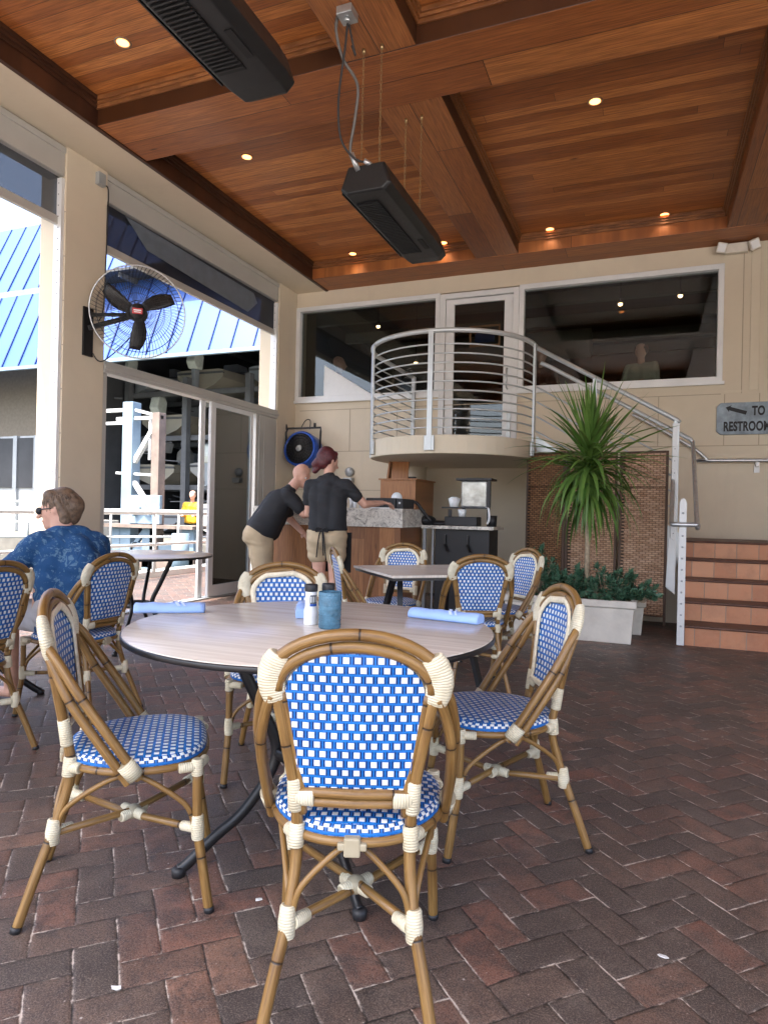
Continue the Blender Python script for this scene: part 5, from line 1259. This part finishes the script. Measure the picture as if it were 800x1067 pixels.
for k in range(290):
    az = rnd.uniform(0, 2 * PI)
    if k < 135:                                  # old leaves hanging down in a skirt
        zc = rnd.uniform(1.02, 1.34); el = R(rnd.uniform(-45, 30)); L = rnd.uniform(.45, .70); droop = rnd.uniform(2.6, 6.0)
    elif k < 225:                                # arching middle leaves
        zc = rnd.uniform(1.22, 1.40); el = R(rnd.uniform(-5, 55)); L = rnd.uniform(.60, .84); droop = rnd.uniform(.4, 1.5)
    else:                                        # upright young leaves
        zc = rnd.uniform(1.30, 1.46); el = R(rnd.uniform(48, 88)); L = rnd.uniform(.50, .82); droop = rnd.uniform(.1, .8)
    off = rnd.uniform(0, .07)
    strap(g, base + Vector((off * math.cos(az * 3), off * math.sin(az * 3), zc)), az, el, L, rnd.uniform(.015, .024), droop)
g.obj('leaves', MT['strap'], t, normals=False)

def shrub(cx, cy, cz, rx, ry, rz, n, label, seed):
    rnd = random.Random(seed); t = thing('leafy_shrub', label, 'shrub', (cx, cy, cz), 'low leafy shrubs in the planters')
    st = G(); lf = G()
    for k in range(n):
        a = rnd.uniform(0, 2 * PI); e = rnd.uniform(-.1, 1) ; rr = rnd.uniform(.55, 1.05) * (1 + .22 * math.sin(3 * a + seed))
        tip = Vector((cx + rx * rr * math.cos(a) * math.sqrt(max(0, 1 - e * e * .8)), cy + ry * rr * math.sin(a) * math.sqrt(max(0, 1 - e * e * .8)), cz + .06 + rz * e * rr))
        root = Vector((cx + (tip.x - cx) * .35, cy + (tip.y - cy) * .3, cz)); st.tube([root, root.lerp(tip, .6) + Vector((0, 0, .02)), tip], .003, 4, caps=False)
        d = (tip - root).normalized()
        for j in range(11):
            aj = j * 2.4; sd = d.orthogonal().normalized(); sd = Matrix.Rotation(aj, 3, d) @ sd
            dirv = (sd * (1.0 - .06 * j) + d * (.25 + .09 * j)).normalized(); L = rnd.uniform(.045, .072); w = L * .34; q = tip - d * (.055 - .005 * j)
            s2 = dirv.cross(d).normalized(); up = s2.cross(dirv); b = len(lf.v)
            lf.v += [tuple(q), tuple(q + dirv * L * .45 + s2 * w + up * w * .3), tuple(q + dirv * L), tuple(q + dirv * L * .45 - s2 * w + up * w * .3), tuple(q + dirv * L * .5)]
            lf.face((b, b + 1, b + 4), None, True); lf.face((b + 1, b + 2, b + 4), None, True); lf.face((b + 2, b + 3, b + 4), None, True); lf.face((b + 3, b, b + 4), None, True)
    st.obj('stems', MT['bark'], t); lf.obj('leaves', MT['shrub'], t, normals=False)
shrub(-1.02, 6.55, .35, .24, .20, .40, 90, 'taller leafy shrub at the left end of the front planter', 3)
shrub(-.67, 6.45, .35, .20, .18, .28, 80, 'leafy shrub at the left foot of the strap leaved plant’s trunk', 5)
shrub(-.33, 6.44, .35, .22, .18, .26, 85, 'leafy shrub at the right foot of the strap leaved plant’s trunk', 8)
shrub(-.07, 6.50, .36, .17, .13, .12, 45, 'low leafy shrub spilling over the right end of the front planter', 9)
# ================================================================== PEOPLE
def capsules(caps, balls, voxel=.010, smooth=5):
    bm = bmesh.new()
    def ico(c, r, M=None):
        m = M if M is not None else (Matrix.Translation(c) @ Matrix.Diagonal((*(r if hasattr(r, '__len__') else (r, r, r)), 1)))
        bmesh.ops.create_icosphere(bm, subdivisions=3, radius=1.0, matrix=m)
    for a, ra, b, rb in caps:
        a, b = Vector(a), Vector(b); d = b - a; L = d.length
        ico(a, ra); ico(b, rb)
        if L > 1e-4:
            q = Vector((0, 0, 1)).rotation_difference(d).to_matrix().to_4x4()
            bmesh.ops.create_cone(bm, cap_ends=True, segments=20, radius1=ra, radius2=rb, depth=L, matrix=Matrix.Translation((a + b) / 2) @ q)
    for c, r in balls: ico(Vector(c), r)
    me = bpy.data.meshes.new('tmp'); bm.to_mesh(me); bm.free()
    o = bpy.data.objects.new('tmp', me); C.objects.link(o)
    md = o.modifiers.new('r', 'REMESH'); md.mode = 'VOXEL'; md.voxel_size = voxel; md.use_smooth_shade = True
    if smooth: m2 = o.modifiers.new('s', 'SMOOTH'); m2.iterations = smooth; m2.factor = .5
    bpy.context.view_layer.update()
    out = bpy.data.meshes.new_from_object(o.evaluated_get(bpy.context.evaluated_depsgraph_get()))
    bpy.data.objects.remove(o); bpy.data.meshes.remove(me)
    for p in out.polygons: p.use_smooth = True
    return out
def flesh(name, caps, balls, mat, parent, voxel=.010, smooth=5, cut=None):
    me = capsules(caps, balls, voxel, smooth)
    if cut:
        bm = bmesh.new(); bm.from_mesh(me)
        for co, no in cut: bmesh.ops.bisect_plane(bm, geom=bm.verts[:] + bm.edges[:] + bm.faces[:], plane_co=co, plane_no=no, clear_outer=True)
        bm.to_mesh(me); bm.free()
        for p in me.polygons: p.use_smooth = True
    if name in ('shirt', 'polo_shirt', 'shorts', 'trousers', 'top', 'jacket'):
        for v in me.vertices:
            c = v.co; q1 = mnoise.noise(Vector((c.x * 9, c.y * 9, c.z * 5))); q2 = mnoise.noise(Vector((c.x * 5 + c.z * 22, c.y * 5 - c.z * 9, c.z * 12 + 4)))
            v.co = c + v.normal * (.009 * q1 + .008 * q2 * (1 if abs(q2) > .1 else .3))
    off = Vector((0, 0, 0)); q = parent
    while q is not None: off += q.location; q = q.parent
    me.transform(Matrix.Translation(-off)); me.materials.clear(); me.materials.append(mat)
    o = bpy.data.objects.new(name, me); C.objects.link(o); o.parent = parent
    return o
class Fig:
    """local frame: x = right, y = facing, z = up"""
    def __init__(s, x, y, deg): s.M = Matrix.Translation((x, y, 0)) @ Matrix.Rotation(R(deg), 4, 'Z')
    def __call__(s, x, y, z): return s.M @ Vector((x, y, z))
def head_parts(P, c, yaw, pitch, s_=1.0):
    """caps/balls of a head centred at c (local), turned by yaw, nodding by pitch"""
    H = Matrix.Translation(c) @ Matrix.Rotation(yaw, 4, 'Z') @ Matrix.Rotation(pitch, 4, 'X')
    w = lambda x, y, z: P(*(H @ Vector((x * s_, y * s_, z * s_))))
    caps = [(w(0, .0, -.02), .073 * s_, w(0, -.015, .045), .082 * s_), (w(0, .03, -.07), .045 * s_, w(0, .02, .0), .07 * s_), (w(0, .055, -.085), .028 * s_, w(0, .05, -.06), .035 * s_),
            (w(0, .085, .005), .010 * s_, w(0, .108, -.030), .015 * s_), (w(-.025, .075, -.055), .010 * s_, w(.025, .075, -.055), .010 * s_),
            (w(-.03, .068, .028), .014 * s_, w(.03, .068, .028), .014 * s_)]
    balls = [(w(.076, -.01, -.005), .018 * s_), (w(-.076, -.01, -.005), .018 * s_), (w(.078, -.016, .012), .016 * s_), (w(-.078, -.016, .012), .016 * s_), (w(0, -.02, .03), .088 * s_)]
    return caps, balls, w
def hand(P, wrist, tip, palm_n, curl=.5, s_=1.0):
    wr = Vector(wrist); d = (Vector(tip) - wr).normalized(); n = Vector(palm_n); n = (n - d * n.dot(d)).normalized(); sd = d.cross(n)
    caps = []
    pc = wr + d * .045 * s_
    for k in (-1, -.33, .33, 1): caps.append((wr + sd * .018 * k * s_, .017 * s_, wr + d * .085 * s_ + sd * .030 * k * s_, .013 * s_))
    for k, L in zip((-1, -.33, .33, 1), (.068, .080, .075, .058)):
        a = wr + d * .088 * s_ + sd * .031 * k * s_; b = a + (d * .85 + n * curl * .6) .normalized() * L * .5 * s_; c = b + (d * .5 + n * curl * 1.4).normalized() * L * .5 * s_
        caps += [(a, .0095 * s_, b, .0085 * s_), (b, .0085 * s_, c, .007 * s_)]
    a = wr + d * .025 * s_ + sd * -.026 * s_; b = a + (d * .6 - sd * .8 + n * .2).normalized() * .04 * s_; c = b + (d * .9 - sd * .2 + n * .4).normalized() * .032 * s_
    caps += [(a, .013 * s_, b, .011 * s_), (b, .011 * s_, c, .009 * s_)]
    return caps
def eyes(w, s_, parent):
    for k in (-1, 1):
        g = G(); c = w(k * .031, .074, .006); g.ball(c, .0115 * s_, 10, 6); g.obj('eye', MT['salt'], parent)
        g = G(); c = w(k * .031, .0835, .006); g.ball(c, .0045 * s_, 8, 5); g.obj('pupil', MT['blackp'], parent)

def locks(name, w, mat, parent, n, rng, fwd=.35, down=.05, rad=.0045, s_=1.0, lift=.0):
    """short overlapping strands combed over the skull"""
    g = G(); rr = random.Random(n)
    for k in range(n):
        th = rr.uniform(0, 2 * PI); ph = rr.uniform(0, rng)
        d = Vector((math.sin(ph) * math.cos(th), math.sin(ph) * math.sin(th), math.cos(ph)))
        if d.y > fwd and d.z < .55: continue
        c = Vector((0, -.028, .030)); sc = Vector((.084, .098, .089)) * (1.0 + rr.uniform(0, .07) + lift)
        pts = []; a = th + rr.uniform(-.3, .3)
        for i in range(5):
            p2 = ph + i * (down + rr.uniform(0, .05)) * 3; a += rr.uniform(-.10, .14)
            dd = Vector((math.sin(p2) * math.cos(a), math.sin(p2) * math.sin(a), math.cos(p2)))
            q = c + Vector((dd.x * sc.x, dd.y * sc.y, dd.z * sc.z)); 
            if p2 > 1.9: q.z = c.z - .03 - (p2 - 1.9) * .09
            pts.append(w(*q))
        g.tube(pts, [rad * s_, rad * s_ * 1.1, rad * s_, rad * .8 * s_, rad * .25 * s_], 4, caps=False)
    g.obj(name, mat, parent, normals=False)
# --- seated man, blue palm shirt, head turned left
t = thing('person', 'seated man in a blue palm print shirt and sunglasses, seen from behind', 'person', (-2.97, 2.85, 0))
P = Fig(-2.98, 2.80, 74)
hc, hb, w = head_parts(P, Vector((-.02, .13, 1.10)), R(46), R(-6), .98)
body = hc + hb + [(P(-.01, .07, .98), .062, P(-.02, .11, 1.08), .060)]
tors = [(P(-.075, -.02, .50), .125, P(-.085, .0, .86), .108), (P(.075, -.02, .50), .125, P(.085, .0, .86), .108), (P(0, -.05, .55), .15, P(0, -.02, .84), .135), (P(-.145, .03, .915), .075, P(.145, .03, .915), .075), (P(-.06, .04, .95), .07, P(.06, .04, .95), .07)]
arms_sh = [(P(-.175, .04, .905), .068, P(-.27, .16, .76), .060), (P(.175, .04, .905), .070, P(.22, .10, .68), .060)]
body_c = [c for c in hc] + [(P(-.01, .07, .96), .058, P(-.02, .10, 1.08), .056), (P(-.27, .16, .76), .042, P(-.33, .25, .745), .040), (P(-.33, .25, .745), .038, P(-.25, .47, .775), .028), (P(.22, .10, .68), .042, P(.225, .14, .64), .040), (P(.225, .14, .64), .038, P(.16, .38, .775), .028)]
body_c += hand(P, P(-.25, .47, .778), P(-.22, .57, .785), (0, 0, -1)) + hand(P, P(.16, .38, .778), P(.12, .48, .785), (0, 0, -1))
body_c += [(P(-.08, 0, .55), .12, P(-.08, 0, .85), .11), (P(.08, 0, .55), .12, P(.08, 0, .85), .11), (P(-.15, .03, .90), .06, P(.15, .03, .90), .06), (P(-.17, .04, .90), .055, P(-.27, .16, .76), .045), (P(.17, .04, .90), .055, P(.22, .1, .68), .045)]
for k in (-1, 1): body_c += [(P(k * .10, 0, .53), .075, P(k * .15, .40, .50), .060), (P(k * .15, .40, .50), .052, P(k * .15, .36, .10), .038), (P(k * .15, .34, .06), .035, P(k * .16, .50, .035), .030)]
flesh('body', body_c, hb, MT['skin'], t, .009)
b_ = t.children[0] if t.children else None
flesh('shirt', tors + arms_sh + [(P(-.25, .14, .785), .066, P(-.285, .175, .745), .062)], [(P(0, -.06, .72), (.165, .14, .22))], MT['shirt'], t, .011, 4)
flesh('shorts', [(P(k * .10, -.01, .52), .105, P(k * .15, .38, .505), .082) for k in (-1, 1)] + [(P(-.1, -.04, .55), .12, P(.1, -.04, .55), .12)], [], MT['ltgrey'], t, .012, 4)
hair = [(w(0, -.030, .035), .086, w(0, -.040, .058), .076), (w(0, -.06, -.03), .066, w(0, -.075, .02), .075), (w(-.04, .02, .085), .038, w(.04, .02, .085), .038), (w(0, .05, .092), .022, w(0, .0, .10), .03), (w(-.055, -.05, -.06), .035, w(.055, -.05, -.06), .035), (w(-.076, -.03, .045), .022, w(-.066, -.055, -.03), .03), (w(.076, -.03, .045), .022, w(.066, -.055, -.03), .03)]
for k in range(26):
    a = random.uniform(0, 2 * PI); z = random.uniform(-.07, .10); rr = .088 * math.sqrt(max(.1, 1 - ((z - .02) / .13) ** 2)); y = math.sin(a) * rr - .04
    if y > -.01 and z < .05: continue
    hair.append((w(math.cos(a) * rr * .9, y, z + .012), .017, w(math.cos(a) * rr * .95, y - .004, z - .02), .012))
ho = flesh('hair', hair[:8], [], MT['hairb'], t, .008, 2); locks('hair_locks', w, MT['hairb'], t, 620, 2.0)
sg_ = G(); e1 = w(-.068, .072, .008); e2 = w(.068, .072, .008)
for k in (-1, 1):
    sg_.ball(w(k * .034, .088, .004), (.020, .020, .021), 12, 8); sg_.tube([w(k * .062, .078, .012), w(k * .082, .0, .012), w(k * .080, -.03, .0)], .0035, 6)
sg_.tube([w(-.05, .092, .012), w(0, .098, .014), w(.05, .092, .012)], .004, 6); sg_.obj('sunglasses', MT['blackp'], t)

# --- guest at the very left edge, dotted top
t = thing('person', 'guest in a black and white dotted top, mostly beyond the left edge', 'person', (-3.0, 2.05, 0))
P = Fig(-2.93, 2.07, 92)
hc, hb, w = head_parts(P, Vector((0, .06, 1.16)), 0, 0)
bc = hc + [(P(0, .03, .95), .052, P(0, .04, 1.08), .05), (P(-.07, 0, .55), .10, P(-.07, .01, .85), .09), (P(.07, 0, .55), .10, P(.07, .01, .85), .09), (P(-.15, .02, .90), .05, P(.15, .02, .90), .05)]
for k in (-1, 1):
    bc += [(P(k * .17, .02, .90), .05, P(k * .22, .10, .66), .038), (P(k * .22, .10, .66), .036, P(k * .14, .34, .77), .026)] + hand(P, P(k * .14, .34, .775), P(k * .12, .44, .78), (0, 0, -1), s_=.9)
    bc += [(P(k * .09, 0, .53), .07, P(k * .11, .38, .50), .055), (P(k * .11, .38, .50), .048, P(k * .11, .34, .09), .034), (P(k * .11, .32, .05), .03, P(k * .12, .46, .03), .026)]
flesh('body', bc, hb, MT['skin'], t, .010)
flesh('top', [(P(-.08, -.01, .52), .115, P(-.08, .0, .85), .10), (P(.08, -.01, .52), .115, P(.08, 0, .85), .10), (P(-.16, .02, .90), .060, P(.16, .02, .90), .060), (P(-.17, .02, .895), .062, P(-.215, .085, .70), .052), (P(.17, .02, .895), .062, P(.215, .085, .70), .052)], [], MT['dots'], t, .012, 4)
flesh('trousers', [(P(k * .09, -.01, .52), .095, P(k * .11, .38, .50), .07) for k in (-1, 1)] + [(P(k * .11, .38, .49), .066, P(k * .11, .34, .14), .05) for k in (-1, 1)], [], MT['ltgrey'], t, .012, 4)
flesh('hair', [(w(0, -.03, .03), .095, w(0, -.05, -.04), .085), (w(0, -.06, -.05), .075, w(0, -.06, -.16), .06)], [], MT['hairb'], t, .010, 2)

# --- standing woman, black polo, khaki shorts, apron strings
t = thing('person', 'standing woman with a dark red bun, black polo and khaki shorts, back to the camera', 'person', (-2.86, 5.62, 0))
P = Fig(-2.80, 5.62, 4)
hc, hb, w = head_parts(P, Vector((-.02, .05, 1.60)), R(-35), R(-14), .98)
ARM = [(P(-.185, .0, 1.37), .048, P(-.225, .06, 1.10), .040), (P(-.225, .06, 1.10), .038, P(-.20, .26, 1.27), .027), (P(.185, .01, 1.37), .048, P(.33, .10, 1.20), .040), (P(.33, .10, 1.20), .038, P(.43, .32, 1.22), .027)]
bc = hc + ARM + [(P(0, .0, 1.40), .050, P(-.01, .03, 1.53), .049), (P(-.06, 0, 1.0), .10, P(-.07, 0, 1.30), .085), (P(.06, 0, 1.0), .10, P(.07, 0, 1.30), .085), (P(-.16, 0, 1.375), .05, P(.16, 0, 1.375), .05)]
bc += hand(P, P(-.20, .26, 1.27), P(-.16, .34, 1.33), (0, 1, .3), .9) + hand(P, P(.43, .32, 1.225), P(.50, .42, 1.21), (0, 0, -1), .6)
for k in (-1, 1):
    bc += [(P(k * .085, 0, .88), .088, P(k * .08, .01, .52), .058), (P(k * .08, .01, .52), .052, P(k * .08, -.01, .35), .052), (P(k * .08, -.01, .35), .05, P(k * .08, 0, .09), .034), (P(k * .08, -.01, .05), .036, P(k * .09, .14, .03), .032)]
flesh('body', bc, hb, MT['skin'], t, .009)
flesh('polo_shirt', [(P(0, -.012, .97), .115, P(0, -.008, 1.33), .108), (P(-.075, 0, .96), .112, P(-.09, 0, 1.30), .100), (P(.075, 0, .96), .112, P(.09, 0, 1.30), .100), (P(-.155, 0, 1.37), .064, P(.155, 0, 1.37), .064), (P(-.06, 0, 1.41), .056, P(.06, 0, 1.41), .056),
      (P(-.18, 0, 1.37), .065, P(-.212, .03, 1.22), .056), (P(.18, .01, 1.37), .065, P(.262, .055, 1.275), .057), (P(0, .01, 1.42), .058, P(0, .015, 1.455), .056)], [], MT['polo'], t, .010, 4, cut=[(P(0, 0, .90), Vector((0, 0, -1)))])
flesh('shorts', [(P(k * .082, -.012, .905), .118, P(k * .092, 0, .72), .098) for k in (-1, 1)] + [(P(-.07, -.03, .87), .115, P(.07, -.03, .87), .115)], [], MT['khaki'], t, .010, 4, cut=[(P(0, 0, .635), Vector((0, 0, -1))), (P(0, 0, .95), Vector((0, 0, 1)))])
flesh('hair', [(w(0, -.03, .03), .093, w(0, -.045, .055), .085), (w(0, -.06, -.03), .062, w(0, -.07, .03), .07), (w(-.03, -.08, -.06), .036, w(-.05, -.10, -.12), .030), (w(-.02, -.10, -.03), .045, w(-.05, -.11, -.06), .04), (w(-.045, .02, .08), .03, w(.045, .02, .08), .03)], [], MT['hairr'], t, .008, 2); locks('hair_locks', w, MT['hairr'], t, 380, 1.9, down=.03, rad=.0035)
g = G(); g.tube(bez([P(-.19, .02, .965), P(-.10, -.125, .955), P(0, -.145, .955), P(.10, -.125, .955), P(.19, .02, .965)], 5), .011, 6, flat=.35, ref=(0, 1, 0))
for dx, dz in ((-.05, .70), (.045, .68), (.02, .72)): g.tube(bez([P(.01, -.150, .955), P(.01 + dx * .5, -.165, .90), P(.01 + dx, -.155, dz)], 5), .007, 5, flat=.4, ref=(0, 1, 0))
for k in (-1, 1): g.tube(bez([P(.01, -.15, .955), P(.01 + k * .045, -.165, .975), P(.01 + k * .06, -.16, .94), P(.01, -.155, .95)], 4), .006, 5)
g.box(-.20, .20, .10, .12, .55, .93, P.M); g.obj('apron', MT['apron'], t)
for k in (-1, 1): g = G(); g.tube([P(k * .08, -.03, .035), P(k * .09, .16, .03)], [.045, .04], 10); g.obj('shoe', MT['blackp'], t)

# --- bending bald man beside her
t = thing('person', 'balding man in black polo and khaki trousers leaning forward beside the woman', 'person', (-3.50, 6.0, 0))
P = Fig(-3.66, 5.90, -50)
hc, hb, w = head_parts(P, Vector((-.02, .38, 1.49)), R(-48), R(-20), 1.02)
bc = hc + [(P(0, .22, 1.30), .058, P(-.01, .32, 1.42), .056), (P(-.08, -.02, .98), .13, P(-.09, .14, 1.22), .11), (P(.08, -.02, .98), .13, P(.09, .14, 1.22), .11), (P(-.17, .19, 1.28), .06, P(.17, .19, 1.28), .06)]
bc += [(P(-.19, .2, 1.28), .055, P(-.24, .30, 1.04), .045), (P(-.24, .30, 1.04), .042, P(-.12, .42, .90), .030), (P(.19, .2, 1.28), .058, P(.26, .36, 1.10), .052), (P(.26, .36, 1.10), .047, P(.12, .50, 1.28), .032)]
bc += hand(P, P(-.12, .42, .90), P(-.06, .47, .84), (0, 0, -1), .5) + hand(P, P(.12, .50, 1.28), P(.06, .52, 1.36), (0, -1, 0), .7)
for k in (-1, 1): bc += [(P(k * .09, -.05, .90), .10, P(k * .09, 0, .50), .062), (P(k * .09, 0, .50), .056, P(k * .09, -.03, .10), .04), (P(k * .09, -.04, .05), .038, P(k * .10, .13, .03), .034)]
flesh('body', bc, hb, MT['skin'], t, .009); eyes(w, 1.0, t)
flesh('polo_shirt', [(P(-.09, -.03, .94), .150, P(-.10, .14, 1.22), .125), (P(.09, -.03, .94), .150, P(.10, .14, 1.22), .125), (P(-.17, .19, 1.28), .075, P(.17, .19, 1.28), .075), (P(0, .02, .96), .17, P(0, .15, 1.2), .135),
      (P(-.19, .2, 1.28), .072, P(-.232, .28, 1.10), .064), (P(.19, .2, 1.28), .074, P(.245, .32, 1.15), .068), (P(0, .2, 1.30), .068, P(0, .25, 1.34), .064)], [], MT['polo'], t, .011, 4, cut=[(P(0, -.05, .86), P.M.to_3x3() @ Vector((0, -.35, -1)))])
flesh('trousers', [(P(k * .09, -.06, .90), .135, P(k * .095, -.01, .50), .092) for k in (-1, 1)] + [(P(k * .095, -.01, .50), .09, P(k * .09, -.03, .10), .07) for k in (-1, 1)] + [(P(-.06, -.10, .86), .12, P(.06, -.10, .86), .12)], [], MT['khaki'], t, .011, 4, cut=[(P(0, 0, .97), Vector((0, 0, 1)))])
for k in (-1, 1): g = G(); g.tube([P(k * .09, -.06, .035), P(k * .10, .15, .03)], [.048, .042], 10); g.obj('shoe', MT['blackp'], t)

g = G(); MM = Matrix.Translation(P(.06, .56, 1.36)) @ Matrix.Rotation(R(-52), 4, 'Z') @ Matrix.Rotation(R(12), 4, 'X'); g.box(-.055, .055, -.006, .006, -.09, .09, MM)
tag(g.obj('menu_card', simple('brown_menu_cover', (.28, .17, .10), .6), bevel=.002), 'small brown card held up between the man’s and the woman’s heads', 'card')
# --- person in yellow outdoors
def far_person(x, y, z0, label, top, rot=0, sc=1.0, hairm='hairb', seated=False):
    t = thing('person', label, 'person', (x, y, z0)); P0 = Fig(x, y, rot)
    P = lambda a, b, c: P0(a * sc, b * sc, 0) + Vector((0, 0, z0 + c * sc))
    hc, hb, w = head_parts(P, Vector((0, .04, 1.60)), 0, 0, 1.0)
    bc = hc + [(P(0, 0, 1.38), .05, P(0, .03, 1.53), .05), (P(-.07, 0, 1.0), .11, P(-.07, 0, 1.3), .09), (P(.07, 0, 1.0), .11, P(.07, 0, 1.3), .09)]
    for k in (-1, 1):
        bc += [(P(k * .19, 0, 1.37), .05, P(k * .24, .06, 1.1), .042), (P(k * .24, .06, 1.1), .038, P(k * .16, .28, 1.08), .028)] + hand(P, P(k * .16, .28, 1.08), P(k * .14, .4, 1.1), (0, 0, -1))
        bc += [(P(k * .09, 0, .9), .09, P(k * .09, 0, .5), .06), (P(k * .09, 0, .5), .055, P(k * .09, 0, .08), .04), (P(k * .09, 0, .05), .038, P(k * .1, .14, .03), .03)]
    flesh('body', bc, hb, MT['skin'], t, .014, 3)
    flesh('jacket', [(P(-.08, 0, .95), .13, P(-.09, 0, 1.3), .11), (P(.08, 0, .95), .13, P(.09, 0, 1.3), .11), (P(-.17, 0, 1.36), .075, P(.17, 0, 1.36), .075)] + [(P(k * .19, 0, 1.37), .07, P(k * .24, .06, 1.1), .06) for k in (-1, 1)] + [(P(k * .24, .06, 1.1), .055, P(k * .17, .24, 1.08), .045) for k in (-1, 1)], [], top, t, .016, 3)
    flesh('trousers', [(P(k * .09, 0, .92), .11, P(k * .09, 0, .1), .07) for k in (-1, 1)], [], MT['polo'], t, .016, 3)
    flesh('hair', [(w(0, -.03, .03), .095, w(0, -.04, .05), .085)], [], MT[hairm], t, .014, 2)
    return t
far_person(-10.75, 13.9, -.12, 'far person in a yellow jacket standing behind the boat lift platform', MT['yellow'], 200, .98)
g = G(); g.box(-12.5, -9.0, 13.65, 14.6, -.30, -.12); struct(g.obj('dock', MT['pile']))
far_person(-4.78, 9.85, 1.98, 'bald diner in a dusky red shirt dimly seen inside the left upper window', simple('dusky_red_cloth', (.20, .07, .06), .8), -60, .98, 'skin')
far_person(-.12, 9.9, 2.0, 'diner in a pale hooded top dimly seen inside the right upper window', simple('pale_hooded_cloth', (.42, .42, .34), .85), 160, .90, 'polo')
far_person(-1.50, 10.0, 1.98, 'dark haired diner at the left of the right upper window', simple('dark_red_cloth', (.10, .035, .03), .8), 170, .95)

# ================================================================== CAMERA, LIGHT, WORLD
yaw, pit, rol, F = R(21.6480), R(.0273), R(1.2635), 691.47
f_ = Vector((-math.sin(yaw) * math.cos(pit), math.cos(yaw) * math.cos(pit), math.sin(pit))); r_ = Vector((math.cos(yaw), math.sin(yaw), 0)); u_ = r_.cross(f_)
r2_ = r_ * math.cos(rol) + u_ * math.sin(rol); u2_ = -r_ * math.sin(rol) + u_ * math.cos(rol)
cam = bpy.data.cameras.new('camera'); co = bpy.data.objects.new('camera', cam); SC.collection.objects.link(co)
Mx = Matrix((r2_, u2_, -f_)).transposed().to_4x4(); Mx.translation = (0, 0, 1.13); co.matrix_world = Mx
cam.sensor_fit = 'HORIZONTAL'; cam.sensor_width = 36; cam.lens = F / 800 * 36; cam.clip_start = .05; cam.clip_end = 2000
cam.dof.use_dof = False; SC.camera = co

sunv = Vector((-.16, -.42, .90)).normalized()
sl = bpy.data.lights.new('sun', 'SUN'); sl.energy = 2.5; sl.angle = R(.5); sl.color = (1, .95, .87)
so = bpy.data.objects.new('sun', sl); SC.collection.objects.link(so); so.rotation_euler = sunv.to_track_quat('Z', 'Y').to_euler(); so.location = (0, 0, 30)
W = bpy.data.worlds.new('World'); SC.world = W; W.use_nodes = True; nt = W.node_tree; nt.nodes.clear()
sky = nt.nodes.new('ShaderNodeTexSky'); sky.sky_type = 'NISHITA'; sky.sun_disc = False
sky.sun_elevation = math.asin(sunv.z); sky.sun_rotation = math.atan2(sunv.x, sunv.y); sky.air_density = 0.85; sky.dust_density = 4.5; sky.ozone_density = 1.0
bg = nt.nodes.new('ShaderNodeBackground'); bg.inputs[1].default_value = .15; wo = nt.nodes.new('ShaderNodeOutputWorld')
nt.links.new(sky.outputs[0], bg.inputs[0]); nt.links.new(bg.outputs[0], wo.inputs[0])
SC.view_settings.view_transform = 'Standard'; SC.view_settings.look = 'None'; SC.view_settings.gamma = 1; SC.view_settings.exposure = 2.5; SC.view_settings.use_curve_mapping = False
SC.render.engine = 'CYCLES'; SC.cycles.max_bounces = 10; SC.cycles.diffuse_bounces = 6; SC.cycles.transparent_max_bounces = 12; SC.cycles.sample_clamp_indirect = 6
SC.render.resolution_x = 767; SC.render.resolution_y = 1024
